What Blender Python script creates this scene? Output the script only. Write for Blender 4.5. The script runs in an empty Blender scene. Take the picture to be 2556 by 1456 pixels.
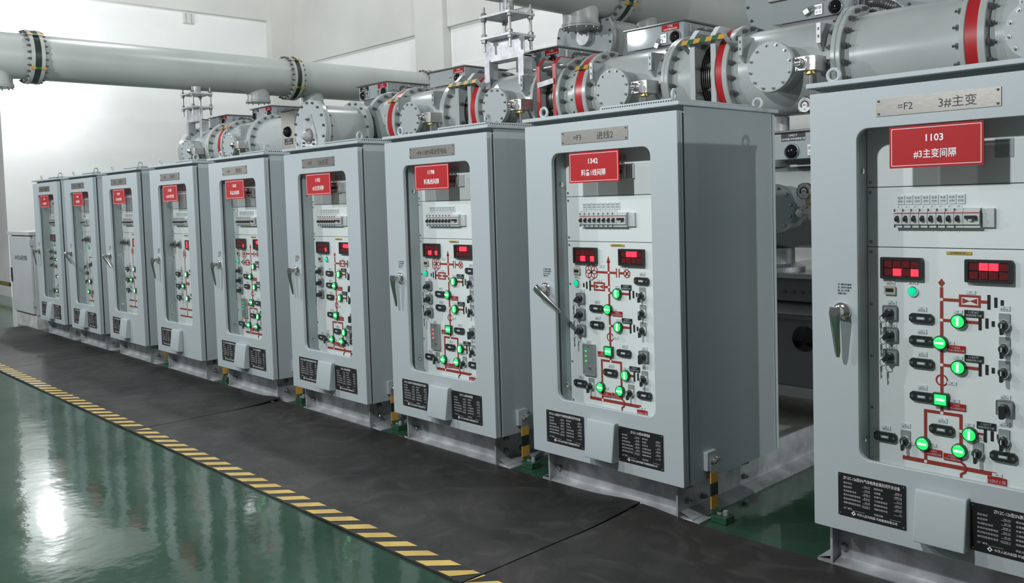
import bpy, math, random
from mathutils import Vector, Matrix
random.seed(7)
PI = math.pi
S = bpy.context.scene
COL = S.collection

# ------------------------------------------------------------------ camera
cam_d = bpy.data.cameras.new('camera')
cam = bpy.data.objects.new('camera', cam_d); COL.objects.link(cam); S.camera = cam
yaw, pitch, roll = (math.radians(v) for v in (-46.582, -3.088, -1.726))
fw = Vector((math.sin(yaw)*math.cos(pitch), math.cos(yaw)*math.cos(pitch), math.sin(pitch)))
r0 = fw.cross(Vector((0, 0, 1))).normalized(); u0 = r0.cross(fw)
RV = math.cos(roll)*r0 + math.sin(roll)*u0
UV = -math.sin(roll)*r0 + math.cos(roll)*u0
cam.matrix_world = Matrix(((RV.x, UV.x, -fw.x, 3.27228), (RV.y, UV.y, -fw.y, -3.20768), (RV.z, UV.z, -fw.z, 1.51865), (0, 0, 0, 1)))
cam_d.sensor_width = 36; cam_d.lens = 2184.4*36/2556
cam_d.shift_x = -0.00068; cam_d.shift_y = -0.0440
cam_d.clip_start = 0.05; cam_d.clip_end = 100

# ------------------------------------------------------------------ light and exposure
S.view_settings.view_transform = 'Standard'; S.view_settings.look = 'None'
S.view_settings.gamma = 1.0; S.view_settings.use_curve_mapping = False
S.view_settings.exposure = 0.0
S.cycles.use_denoising = True
S.cycles.max_bounces = 6; S.cycles.diffuse_bounces = 3; S.cycles.glossy_bounces = 3
S.cycles.transparent_max_bounces = 10; S.cycles.sample_clamp_indirect = 4.0
W = bpy.data.worlds.new('hall_light'); S.world = W; W.use_nodes = True
bg = W.node_tree.nodes['Background']; bg.inputs[0].default_value = (0.92, 0.97, 1.0, 1); bg.inputs[1].default_value = 0.12

def lamp(name, loc, power, radius, color=(0.95, 0.98, 1.0)):
    d = bpy.data.lights.new(name, 'POINT'); d.energy = power; d.shadow_soft_size = radius; d.color = color
    o = bpy.data.objects.new(name, d); o.location = loc; COL.objects.link(o); return o
lamp('wall_lamp_end', (-14.1, 1.40, 4.04), 120, 0.08)
lamp('aisle_light', (1.0, -3.5, 3.55), 500, 0.09)
lamp('aisle_light', (-1.95, -3.6, 3.6), 270, 0.09)  # added fill for the middle cabinet fronts, not a known wall lamp
lamp('aisle_light', (-5.74, -3.6, 4.11), 560, 0.09)
lamp('aisle_light', (-10.8, -3.6, 3.65), 560, 0.09)
lamp('wall_lamp_far', (11.5, 3.77, 4.88), 1150, 0.12)
lamp('rear_gap_fill', (9.0, 1.28, 2.2), 420, 0.1)  # unseen fill added to lift the dark gap behind the near cabinets
lamp('overhead_fill', (-9.5, 2.2, 8.2), 580, 0.2)  # unseen fill added above to brighten the walls and pipe tops
lamp('overhead_fill', (-4.5, 4.6, 8.2), 420, 0.2)  # second added fill, brightens the tubes from above

# ------------------------------------------------------------------ materials
MATS = {}
def mat(name, col, rough=0.5, metal=0.0, emit=None, es=0.0, noise=None, bump=None, spec=None, aniso=None, coat=0.0):
    """noise=(scale, amount, detail[, stretch]) mixes a darker/lighter variation; bump=(scale, strength)"""
    if name in MATS: return MATS[name]
    m = bpy.data.materials.new(name); m.use_nodes = True
    nt = m.node_tree; b = nt.nodes['Principled BSDF']
    c = (col[0], col[1], col[2], 1)
    b.inputs['Base Color'].default_value = c
    b.inputs['Roughness'].default_value = rough; b.inputs['Metallic'].default_value = metal
    if spec is not None: b.inputs['Specular IOR Level'].default_value = spec
    if coat: b.inputs['Coat Weight'].default_value = coat; b.inputs['Coat Roughness'].default_value = 0.1
    if emit: b.inputs['Emission Color'].default_value = (*emit, 1); b.inputs['Emission Strength'].default_value = es
    if noise or bump:
        tc = nt.nodes.new('ShaderNodeTexCoord'); mp = nt.nodes.new('ShaderNodeMapping')
        nt.links.new(tc.outputs['Object'], mp.inputs['Vector'])
    if noise:
        if len(noise) > 3: mp.inputs['Scale'].default_value = noise[3]
        n = nt.nodes.new('ShaderNodeTexNoise'); n.inputs['Scale'].default_value = noise[0]; n.inputs['Detail'].default_value = noise[2]
        nt.links.new(mp.outputs[0], n.inputs['Vector'])
        rp = nt.nodes.new('ShaderNodeValToRGB')
        rp.color_ramp.elements[0].position = 0.3; rp.color_ramp.elements[1].position = 0.7
        k = noise[1]
        rp.color_ramp.elements[0].color = (c[0]*(1-k), c[1]*(1-k), c[2]*(1-k), 1)
        rp.color_ramp.elements[1].color = (min(1, c[0]*(1+k*.5)), min(1, c[1]*(1+k*.5)), min(1, c[2]*(1+k*.5)), 1)
        nt.links.new(n.outputs['Fac'], rp.inputs['Fac']); nt.links.new(rp.outputs[0], b.inputs['Base Color'])
    if bump:
        n2 = nt.nodes.new('ShaderNodeTexNoise'); n2.inputs['Scale'].default_value = bump[0]; n2.inputs['Detail'].default_value = 4
        nt.links.new(mp.outputs[0], n2.inputs['Vector'])
        bp = nt.nodes.new('ShaderNodeBump'); bp.inputs['Strength'].default_value = bump[1]; bp.inputs['Distance'].default_value = 0.02
        nt.links.new(n2.outputs['Fac'], bp.inputs['Height']); nt.links.new(bp.outputs[0], b.inputs['Normal'])
    MATS[name] = m
    return m

CAB = mat('cabinet_paint', (0.40, 0.45, 0.465), 0.42, bump=(260, 0.02))
SIDE = CAB
GIS = mat('tank_paint', (0.44, 0.475, 0.465), 0.26, noise=(2.5, 0.10, 5))
PIPE = mat('pipe_paint', (0.42, 0.45, 0.43), 0.34, noise=(1.2, 0.10, 4))
BOXP = mat('box_paint', (0.38, 0.42, 0.43), 0.045, spec=0.25)
COVP = mat('cover_paint', (0.43, 0.475, 0.48), 0.5)
LID = mat('lid_metal', (0.20, 0.20, 0.19), 0.35, 0.6)
WHITE = mat('panel_white', (0.82, 0.835, 0.84), 0.35)
INNER = mat('inner_grey', (0.36, 0.40, 0.41), 0.5)
STEEL = mat('brushed_steel', (0.34, 0.33, 0.305), 0.38, 0.85, noise=(30, 0.25, 3, (1, 1, 30)))
CHROME = mat('chrome', (0.75, 0.74, 0.72), 0.12, 1.0)
ALU = mat('machined_aluminium', (0.60, 0.60, 0.59), 0.42, 0.85)
BOLT = mat('bolt_steel', (0.30, 0.30, 0.29), 0.35, 0.8)
DBOLT = mat('dark_bolt', (0.16, 0.16, 0.155), 0.4, 0.5)
GALV = mat('galvanised_steel', (0.50, 0.52, 0.53), 0.48, 0.55, noise=(9, 0.40, 6), bump=(30, 0.05))
GALVB = mat('galvanised_bright', (0.60, 0.61, 0.63), 0.45, 0.5, noise=(14, 0.30, 8))
BLACK = mat('black_plastic', (0.02, 0.02, 0.022), 0.35)
GLOSSK = mat('black_gloss', (0.008, 0.008, 0.009), 0.08)
PLATE = mat('black_plate', (0.012, 0.013, 0.014), 0.4)
GAP = mat('dark_gap', (0.03, 0.032, 0.032), 0.8)
RED = mat('sign_red', (0.40, 0.012, 0.016), 0.6, spec=0.3)
REDP = mat('red_paint', (0.46, 0.02, 0.025), 0.3)
MRED = mat('mimic_red', (0.34, 0.035, 0.025), 0.5)
TXTW = mat('white_lettering', (0.82, 0.82, 0.82), 0.5)
TXTG = mat('pale_lettering', (0.55, 0.56, 0.57), 0.5)
TXTK = mat('black_lettering', (0.02, 0.02, 0.02), 0.5)
LABEL = mat('label_white', (0.72, 0.75, 0.76), 0.4)
KGREY = mat('switch_grey', (0.22, 0.235, 0.245), 0.4)
LGREY = mat('switch_plate', (0.38, 0.40, 0.405), 0.35, 0.3)
BEIGE = mat('beige_plastic', (0.50, 0.47, 0.37), 0.5)
MCBW = mat('breaker_white', (0.62, 0.63, 0.63), 0.35)
YEL = mat('strap_yellow', (0.62, 0.33, 0.06), 0.45)
YELT = mat('yellow_tag', (0.55, 0.40, 0.08), 0.4)
GRN = mat('strap_green', (0.02, 0.13, 0.05), 0.45)
DGRN = mat('dark_band', (0.018, 0.028, 0.022), 0.35)
BRASS = mat('brass', (0.55, 0.42, 0.13), 0.3, 0.9)
GREENP = mat('green_floor_paint', (0.018, 0.07, 0.035), 0.4, noise=(20, 0.4, 3))
G_ON = mat('green_lens', (0.0, 0.26, 0.06), 0.2, emit=(0.035, 0.78, 0.16), es=1.15)
G_BAR = mat('green_bar', (0.5, 1.0, 0.6), 0.2, emit=(0.50, 1.0, 0.66), es=10.0)
G_BTN = mat('green_button', (0.0, 0.5, 0.25), 0.15, emit=(0.0, 0.70, 0.34), es=0.8)
G_RIM = mat('green_rim', (0.01, 0.09, 0.04), 0.3)
R_OFF = mat('red_window_dark', (0.07, 0.006, 0.008), 0.25, emit=(0.10, 0.004, 0.006), es=0.5)
R_ON = mat('red_window_lit', (0.8, 0.03, 0.05), 0.3, emit=(1.0, 0.018, 0.035), es=3.0)
R_LED = mat('red_led', (0.6, 0.05, 0.03), 0.3, emit=(1.0, 0.1, 0.06), es=2.0)
CONDUIT = mat('grey_conduit', (0.13, 0.13, 0.135), 0.35, 0.3)
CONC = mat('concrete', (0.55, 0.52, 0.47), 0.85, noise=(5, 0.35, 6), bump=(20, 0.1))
PLINTH = mat('plinth_render', (0.42, 0.43, 0.42), 0.8, noise=(8, 0.3, 5))
BELLOW = mat('bellows_steel', (0.45, 0.44, 0.42), 0.22, 1.0)
DARKM = mat('dark_housing', (0.20, 0.205, 0.205), 0.5)
GALIGHT = mat('light_cabinet', (0.42, 0.44, 0.44), 0.5, noise=(3, 0.08, 4))
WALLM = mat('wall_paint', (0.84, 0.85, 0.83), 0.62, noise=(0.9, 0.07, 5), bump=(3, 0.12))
WALLDIM = mat('wall_paint_dimmed', (0.64, 0.64, 0.605), 0.7, noise=(0.7, 0.10, 5), bump=(3, 0.12))  # greyer copy of the wall paint; weaker lamp light put into its colour

def glass_material():
    m = bpy.data.materials.new('window_glass'); m.use_nodes = True; nt = m.node_tree
    for n in list(nt.nodes): nt.nodes.remove(n)
    out = nt.nodes.new('ShaderNodeOutputMaterial'); mx = nt.nodes.new('ShaderNodeMixShader')
    t = nt.nodes.new('ShaderNodeBsdfTransparent'); t.inputs[0].default_value = (0.97, 0.985, 0.98, 1)
    g = nt.nodes.new('ShaderNodeBsdfGlossy'); g.inputs['Roughness'].default_value = 0.015
    lw = nt.nodes.new('ShaderNodeLayerWeight'); lw.inputs[0].default_value = 0.5
    pw = nt.nodes.new('ShaderNodeMath'); pw.operation = 'POWER'; pw.inputs[1].default_value = 4.0
    ma = nt.nodes.new('ShaderNodeMath'); ma.operation = 'MULTIPLY_ADD'; ma.inputs[1].default_value = 0.8; ma.inputs[2].default_value = 0.035
    nt.links.new(lw.outputs['Facing'], pw.inputs[0]); nt.links.new(pw.outputs[0], ma.inputs[0])
    nt.links.new(ma.outputs[0], mx.inputs[0]); nt.links.new(t.outputs[0], mx.inputs[1]); nt.links.new(g.outputs[0], mx.inputs[2])
    nt.links.new(mx.outputs[0], out.inputs[0]); return m
GLASS = glass_material()

def floor_material():
    m = bpy.data.materials.new('green_epoxy_floor'); m.use_nodes = True; nt = m.node_tree; b = nt.nodes['Principled BSDF']
    tc = nt.nodes.new('ShaderNodeTexCoord')
    n = nt.nodes.new('ShaderNodeTexNoise'); n.inputs['Scale'].default_value = 1.3; n.inputs['Detail'].default_value = 6
    rp = nt.nodes.new('ShaderNodeValToRGB')
    rp.color_ramp.elements[0].position = .32; rp.color_ramp.elements[0].color = (0.014, 0.044, 0.026, 1)
    rp.color_ramp.elements[1].position = .70; rp.color_ramp.elements[1].color = (0.036, 0.076, 0.053, 1)
    nt.links.new(tc.outputs['Object'], n.inputs['Vector']); nt.links.new(n.outputs['Fac'], rp.inputs['Fac']); nt.links.new(rp.outputs[0], b.inputs['Base Color'])
    n3 = nt.nodes.new('ShaderNodeTexNoise'); n3.inputs['Scale'].default_value = 2.2; n3.inputs['Detail'].default_value = 5
    mr = nt.nodes.new('ShaderNodeMapRange'); mr.inputs[3].default_value = 0.035; mr.inputs[4].default_value = 0.13
    nt.links.new(tc.outputs['Object'], n3.inputs['Vector']); nt.links.new(n3.outputs['Fac'], mr.inputs[0]); nt.links.new(mr.outputs[0], b.inputs['Roughness'])
    n2 = nt.nodes.new('ShaderNodeTexNoise'); n2.inputs['Scale'].default_value = 3.2; n2.inputs['Detail'].default_value = 3
    n4 = nt.nodes.new('ShaderNodeTexNoise'); n4.inputs['Scale'].default_value = 22; n4.inputs['Detail'].default_value = 3
    ad = nt.nodes.new('ShaderNodeMath'); ad.operation = 'MULTIPLY_ADD'; ad.inputs[1].default_value = 0.13
    nt.links.new(tc.outputs['Object'], n2.inputs['Vector']); nt.links.new(tc.outputs['Object'], n4.inputs['Vector'])
    nt.links.new(n4.outputs['Fac'], ad.inputs[0]); nt.links.new(n2.outputs['Fac'], ad.inputs[2])
    bp = nt.nodes.new('ShaderNodeBump'); bp.inputs['Strength'].default_value = 0.22; bp.inputs['Distance'].default_value = 0.012
    nt.links.new(ad.outputs[0], bp.inputs['Height']); nt.links.new(bp.outputs[0], b.inputs['Normal'])
    b.inputs['Specular IOR Level'].default_value = 0.30
    return m
FLOORM = floor_material()

def rubber_material():
    m = bpy.data.materials.new('black_rubber'); m.use_nodes = True; nt = m.node_tree; b = nt.nodes['Principled BSDF']
    tc = nt.nodes.new('ShaderNodeTexCoord')
    def noise(sc, det, dist):
        n = nt.nodes.new('ShaderNodeTexNoise'); n.inputs['Scale'].default_value = sc; n.inputs['Detail'].default_value = det; n.inputs['Distortion'].default_value = dist
        nt.links.new(tc.outputs['Object'], n.inputs['Vector']); return n
    def ramp(src, p0, c0, p1, c1):
        r = nt.nodes.new('ShaderNodeValToRGB'); r.color_ramp.elements[0].position = p0; r.color_ramp.elements[0].color = c0
        r.color_ramp.elements[1].position = p1; r.color_ramp.elements[1].color = c1; nt.links.new(src, r.inputs['Fac']); return r
    r1 = ramp(noise(1.5, 6, .8).outputs['Fac'], .34, (.010, .010, .0098, 1), .72, (.036, .033, .0305, 1))
    r2 = ramp(noise(3.4, 9, 2.2).outputs['Fac'], .50, (0, 0, 0, 1), .78, (.026, .0245, .023, 1))
    ad = nt.nodes.new('ShaderNodeMixRGB'); ad.blend_type = 'ADD'; ad.inputs[0].default_value = 1
    nt.links.new(r1.outputs[0], ad.inputs[1]); nt.links.new(r2.outputs[0], ad.inputs[2]); nt.links.new(ad.outputs[0], b.inputs['Base Color'])
    b.inputs['Roughness'].default_value = 0.5; b.inputs['Specular IOR Level'].default_value = 0.4
    bp = nt.nodes.new('ShaderNodeBump'); bp.inputs['Strength'].default_value = 0.3; bp.inputs['Distance'].default_value = 0.012
    nt.links.new(noise(7, 7, 1.5).outputs['Fac'], bp.inputs['Height']); nt.links.new(bp.outputs[0], b.inputs['Normal'])
    return m
RUBBER = rubber_material()
TAPEY = mat('tape_yellow', (0.56, 0.39, 0.10), 0.5, noise=(6, 0.22, 5))
TAPEK = mat('tape_black', (0.016, 0.016, 0.016), 0.5)

# ------------------------------------------------------------------ mesh builder
def basis(a):
    a = Vector(a).normalized()
    h = Vector((0, 0, 1)) if abs(a.z) < 0.9 else Vector((1, 0, 0))
    u = h.cross(a).normalized(); v = a.cross(u); return a, u, v
AX = {'x': (1, 0, 0), 'y': (0, 1, 0), 'z': (0, 0, 1)}
TXT = {}
def text_data(s, bold, spacing):
    k = (s, bold, spacing)
    if k not in TXT:
        c = bpy.data.curves.new('lettering', 'FONT'); c.body = s; c.resolution_u = 2; c.offset = bold; c.space_line = spacing
        o = bpy.data.objects.new('lettering', c); m = o.to_mesh()
        vs = [(v.co.x, v.co.y) for v in m.vertices]; fs = [tuple(p.vertices) for p in m.polygons]
        o.to_mesh_clear(); bpy.data.objects.remove(o); bpy.data.curves.remove(c)
        TXT[k] = (vs, fs)
    return TXT[k]

class MB:
    def __init__(s): s.v = []; s.f = []; s.m = []; s.mats = []
    def mi(s, m):
        if m not in s.mats: s.mats.append(m)
        return s.mats.index(m)
    def add(s, vs, fs, m):
        o = len(s.v); i = s.mi(m); s.v += [tuple(v) for v in vs]
        for f in fs: s.f.append(tuple(a + o for a in f)); s.m.append(i)
        return s
    def box(s, x0, x1, y0, y1, z0, z1, m):
        vs = [(x, y, z) for x in (x0, x1) for y in (y0, y1) for z in (z0, z1)]
        return s.add(vs, [(0, 1, 3, 2), (4, 6, 7, 5), (0, 4, 5, 1), (2, 3, 7, 6), (0, 2, 6, 4), (1, 5, 7, 3)], m)
    def obox(s, c, ax, ay, az, m):
        c, ax, ay, az = (Vector(v) for v in (c, ax, ay, az))
        vs = [c + i*ax + j*ay + k*az for i in (-1, 1) for j in (-1, 1) for k in (-1, 1)]
        return s.add(vs, [(0, 1, 3, 2), (4, 6, 7, 5), (0, 4, 5, 1), (2, 3, 7, 6), (0, 2, 6, 4), (1, 5, 7, 3)], m)
    def lathe(s, p, ax, prof, m, n=32, caps=True, ang=(0, 2*PI)):
        a, u, v = basis(AX[ax] if isinstance(ax, str) else ax); p = Vector(p); full = abs(ang[1]-ang[0]-2*PI) < 1e-6
        k = n if full else n + 1; vs = []
        for t, r in prof:
            for i in range(k):
                q = ang[0] + (ang[1]-ang[0])*i/n
                vs.append(p + a*t + (u*math.cos(q) + v*math.sin(q))*r)
        fs = []
        for j in range(len(prof)-1):
            for i in range(n):
                i2 = (i+1) % k
                fs.append((j*k+i, j*k+i2, (j+1)*k+i2, (j+1)*k+i))
        if caps and full:
            if prof[0][1] > 1e-6: fs.append(tuple(range(k-1, -1, -1)))
            if prof[-1][1] > 1e-6: fs.append(tuple((len(prof)-1)*k + i for i in range(k)))
        return s.add(vs, fs, m)
    def cyl(s, p0, p1, r, m, n=16, r1=None):
        p0 = Vector(p0); d = Vector(p1) - p0
        return s.lathe(p0, d, [(0, r), (d.length, r if r1 is None else r1)], m, n)
    def tube(s, pts, r, m, n=8, closed=False, rf=None):
        pts = [Vector(p) for p in pts]; N = len(pts); vs = []; pu = None
        for i, p in enumerate(pts):
            a = pts[(i+1) % N] if (closed or i < N-1) else p
            b = pts[i-1] if (closed or i > 0) else p
            d = (a - b).normalized()
            if pu is None: _, u, v = basis(d)
            else:
                u = (pu - d*pu.dot(d)).normalized(); v = d.cross(u)
            pu = u; rr = rf(i) if rf else r
            vs += [p + (u*math.cos(2*PI*k/n) + v*math.sin(2*PI*k/n))*rr for k in range(n)]
        fs = []
        for i in range(N if closed else N-1):
            j = (i+1) % N
            for k in range(n): fs.append((i*n+k, i*n+(k+1) % n, j*n+(k+1) % n, j*n+k))
        if not closed: fs += [tuple(range(n-1, -1, -1)), tuple((N-1)*n+k for k in range(n))]
        return s.add(vs, fs, m)
    def torus(s, c, ax, R, r, m, n=24, k=8, a0=0, a1=2*PI):
        a, u, v = basis(AX[ax] if isinstance(ax, str) else ax); c = Vector(c); full = abs(a1-a0-2*PI) < 1e-6
        cnt = n if full else n+1
        return s.tube([c + (u*math.cos(a0+(a1-a0)*i/n) + v*math.sin(a0+(a1-a0)*i/n))*R for i in range(cnt)], r, m, k, full)
    def prism(s, pts, ax, a, b, m):
        """pts: outline in the plane across ax (x:(y,z)  y:(x,z)  z:(x,y))"""
        f = {'x': lambda p, t: (t, p[0], p[1]), 'y': lambda p, t: (p[0], t, p[1]), 'z': lambda p, t: (p[0], p[1], t)}[ax]
        n = len(pts); vs = [f(p, a) for p in pts] + [f(p, b) for p in pts]
        return s.add(vs, [tuple(range(n)), tuple(range(2*n-1, n-1, -1))] + [(i, n+i, n+(i+1) % n, (i+1) % n) for i in range(n)], m)
    def ring(s, o, i, ax, a, b, m):
        f = {'x': lambda p, t: (t, p[0], p[1]), 'y': lambda p, t: (p[0], t, p[1]), 'z': lambda p, t: (p[0], p[1], t)}[ax]
        n = len(o); vs = [f(p, a) for p in o] + [f(p, a) for p in i] + [f(p, b) for p in o] + [f(p, b) for p in i]
        fs = []
        for k in range(n):
            j = (k+1) % n
            fs += [(k, j, n+j, n+k), (2*n+k, 3*n+k, 3*n+j, 2*n+j), (k, 2*n+k, 2*n+j, j), (n+k, n+j, 3*n+j, 3*n+k)]
        return s.add(vs, fs, m)
    def ball(s, c, r, m, n=16, h=8, ax='z', sq=1.0, half=False):
        pr = []
        for i in range(h+1):
            t = (-PI/2 if not half else 0) + (PI if not half else PI/2)*i/h
            pr.append((math.sin(t)*r*sq, max(math.cos(t)*r, 0)))
        return s.lathe(c, ax, pr, m, n, caps=half)
    def hexb(s, p, ax, r, h, m): return s.lathe(p, ax, [(0, r), (h*.85, r), (h, r*.8)], m, 6)
    def text(s, t, size, o, right, up, m, al='c', bold=0.0, sx=1.0, spacing=1.0, lift=0.0):
        vs, fs = text_data(t, bold, spacing)
        if not vs: return s
        xs = [v[0] for v in vs]; ys = [v[1] for v in vs]
        ox = {'c': (min(xs)+max(xs))/2, 'l': min(xs), 'r': max(xs)}[al]; oy = (min(ys)+max(ys))/2
        o = Vector(o); right = Vector(right); up = Vector(up); n = right.cross(up)
        return s.add([o + right*((x-ox)*size*sx) + up*((y-oy)*size) + n*lift for x, y in vs], fs, m)
    def mesh(s, name):
        me = bpy.data.meshes.new(name); me.from_pydata(s.v, [], s.f)
        for m in s.mats: me.materials.append(m)
        me.polygons.foreach_set('material_index', s.m); me.polygons.foreach_set('use_smooth', [True]*len(s.f))
        me.update(); me.set_sharp_from_angle(angle=math.radians(38)); return me
    def build(s, name, parent=None, label=None, loc=None, bevel=0, world=False):
        if world and parent:
            d = root_loc(parent); s.v = [(a-d.x, b-d.y, c-d.z) for a, b, c in s.v]
        return place(name, s.mesh(name), parent, label, loc, bevel)

def root_loc(o):
    v = Vector((0, 0, 0))
    while o: v = v + o.location; o = o.parent
    return v
def place(name, me, parent=None, label=None, loc=None, bevel=0):
    o = bpy.data.objects.new(name, me); COL.objects.link(o)
    if parent: o.parent = parent
    if loc: o.location = loc
    if label: o['label'] = label
    if bevel:
        b = o.modifiers.new('bevel', 'BEVEL'); b.width = bevel; b.segments = 2; b.limit_method = 'ANGLE'; b.angle_limit = math.radians(50)
    return o
def thing(name, label, cat, loc=(0, 0, 0), group=None):
    o = bpy.data.objects.new(name, None); o.empty_display_size = 0.1; COL.objects.link(o); o.location = loc
    o['label'] = label; o['category'] = cat
    if group: o['group'] = group
    return o
def tag(o, label, cat, group=None):
    o['label'] = label; o['category'] = cat
    if group: o['group'] = group
    return o
def struct(name, mb):
    o = mb.build(name); o['kind'] = 'structure'; return o
def bolts(parent, name, key, fn, pts):
    """one object per bolt, all sharing one mesh; pts in world coordinates"""
    d = root_loc(parent); me = shared((name,) + key, fn)
    for p in pts: place(name, me, parent, loc=(p[0]-d.x, p[1]-d.y, p[2]-d.z))
CACHE = {}
def shared(key, fn):
    if key not in CACHE: CACHE[key] = fn().mesh(key[0] if isinstance(key, tuple) else key)
    return CACHE[key]
def rrect(x0, x1, z0, z1, r, n=6):
    pts = []
    for cx, cz, a0 in ((x1-r, z1-r, 0), (x0+r, z1-r, PI/2), (x0+r, z0+r, PI), (x1-r, z0+r, 1.5*PI)):
        for i in range(n+1):
            a = a0 + PI/2*i/n; pts.append((cx + r*math.cos(a), cz + r*math.sin(a)))
    return pts
def circ(cx, cz, r, n=28, a0=0): return [(cx + r*math.cos(a0+2*PI*i/n), cz + r*math.sin(a0+2*PI*i/n)) for i in range(n)]
RX = (1, 0, 0); UZ = (0, 0, 1)

# ------------------------------------------------------------------ setting
struct('floor', MB().box(-22, 14, -6, 9, -0.1, 0, FLOORM))
wl = MB().box(-15.0, -14.7, 1.1, 7.4, 0, 5.63, WALLM).box(-15.0, -14.63, 1.1, 7.4, 5.63, 9, WALLDIM)
struct('wall_left', wl)
struct('wall_left_return', MB().box(-22, -15.0, 1.1, 1.4, 0, 9, WALLM))
wb = MB().box(-15.0, 14, 7.1, 7.4, 0, 4.67, WALLM).box(-14.7, 14, 7.03, 7.4, 4.67, 9, WALLDIM)
struct('wall_back', wb)
struct('trim_1', MB().box(-14.70, -14.48, 6.45, 7.1, 0, 9, WALLDIM))         # corner pier
struct('trim_2', MB().box(-9.93, -9.1, 6.93, 7.1, 0, 9, WALLDIM))            # pier on the back wall
struct('trim_3', MB().box(-9.05, 14, 7.085, 7.1, 3.72, 3.985, WALLM))      # raised band on the back wall
hz = MB()
for i in range(80):                                                        # striped band low on the return wall
    x = -22 + i*0.09
    if x > -14.79: break
    hz.prism([(x, .20), (x+.045, .20), (x+.085, .262), (x+.04, .262)], 'y', 1.093, 1.0985, YELT)
hz.box(-22, -14.7, 1.096, 1.1, .195, .267, TAPEK)
struct('baseboard_left', hz)

# wall socket box high on the end wall
t = thing('wall_socket_box', 'small pale square box high on the end wall above the overhead pipe', 'wall box', (-14.7, 4.68, 5.38))
MB().box(-.0, .05, -.115, .115, 0, .2, WALLDIM).build('cover', t, bevel=.006)
for y in (-.0575, .0575): MB().box(.05, .053, y-.0025, y+.0025, .01, .19, GAP).build('groove', t)

# ------------------------------------------------------------------ rubber mats with hazard tape
def mat_thing(x0, x1, label, curl0, curl1):
    t = thing('rubber_mat', label, 'mat', ((x0+x1)/2, -0.5, 0), 'rubber mats along the cabinets')
    cx = (x0+x1)/2; nx, ny = 64, 24; ya, yb = -1.062, 0.076
    def zf(x, y):
        z = .010 + .0012*math.sin(x*5+y*3) + .001*math.sin(y*11+x*2)
        k = max(0, (y+.45)/.53)**2
        z += k*.038*curl0*math.exp(-((x-x0)/.22)**2) + k*.04*curl1*math.exp(-((x-x1)/.22)**2)
        return z
    vs = []; fs = []
    for lay in (1, 0):
        for j in range(ny+1):
            y = ya + (yb-ya)*j/ny
            for i in range(nx+1):
                x = x0 + (x1-x0)*i/nx
                z = zf(x, y) - (0 if lay else .009)
                vs.append((x-cx, y+.5, max(z, 0.0005)))
    K = (nx+1)*(ny+1)
    for j in range(ny):
        for i in range(nx):
            a = j*(nx+1)+i
            fs.append((a, a+1, a+nx+2, a+nx+1)); fs.append((K+a, K+a+nx+1, K+a+nx+2, K+a+1))
    for i in range(nx):
        fs.append((i, K+i, K+i+1, i+1)); b = ny*(nx+1)+i; fs.append((b, b+1, K+b+1, K+b))
    for j in range(ny):
        a = j*(nx+1); fs.append((a, a+nx+1, K+a+nx+1, K+a)); b = a+nx; fs.append((b, K+b, K+b+nx+1, b+nx+1))
    MB().add(vs, fs, RUBBER).build('mat_sheet', t)
    tp = MB(); P = .1495; k0 = math.floor((x0 + .477)/P) - 1
    x = -.477 + k0*P
    while x < x1:
        q = [(x, -1.055), (x-.077, -1.055), (x+.026, -.951), (x+.103, -.951)]
        xs = [p[0] for p in q]
        if max(xs) > x0+.01 and min(xs) < x1-.01:
            q = [(min(max(a, x0+.004), x1-.004), b) for a, b in q]
            tp.add([(a-cx, b+.5, zf(a, b)+.0022) for a, b in q], [(0, 1, 2, 3)], TAPEY)
        x += P
    n = 40; vs = []
    for i in range(n+1):
        xx = x0+.002 + (x1-x0-.004)*i/n
        for y in (-1.06, -.947): vs.append((xx-cx, y+.5, zf(xx, y)+.0008))
    tp.add(vs, [(2*i, 2*i+2, 2*i+3, 2*i+1) for i in range(n)], TAPEK)
    tp.build('hazard_tape', t, 'yellow and black diagonal striped tape')
mat_thing(-9.83, -6.405, 'black rubber floor mat at the far end, reaching the small pale cabinet', 0, .2)
mat_thing(-6.395, -2.875, 'black rubber floor mat in front of the cabinets with red 11200 and 1343 signs', .2, .7)
mat_thing(-2.865, .645, 'black rubber floor mat in front of the cabinets with red 1198 and 1342 signs', .15, .65)
mat_thing(.655, 4.1, 'nearest black rubber floor mat, in front of the cabinet with red 1103 sign', .55, 0)

# ------------------------------------------------------------------ control cabinets
CW = 0.96
XS = {2: 1.587, 3: 0.0, 4: -1.258, 5: -2.52, 6: -3.781, 7: -5.054, 8: -6.333, 9: -7.591, 10: -8.823}
PY = 0.12                                       # front face of the instrument panel
Y0 = PY - 0.0012

def m_bolt_on(mb, u, z, r=.006, m=BOLT, y=PY): mb.lathe((u, y, z), (0, -1, 0), [(0, r), (.003, r), (.006, r*.55)], m, 8)

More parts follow.
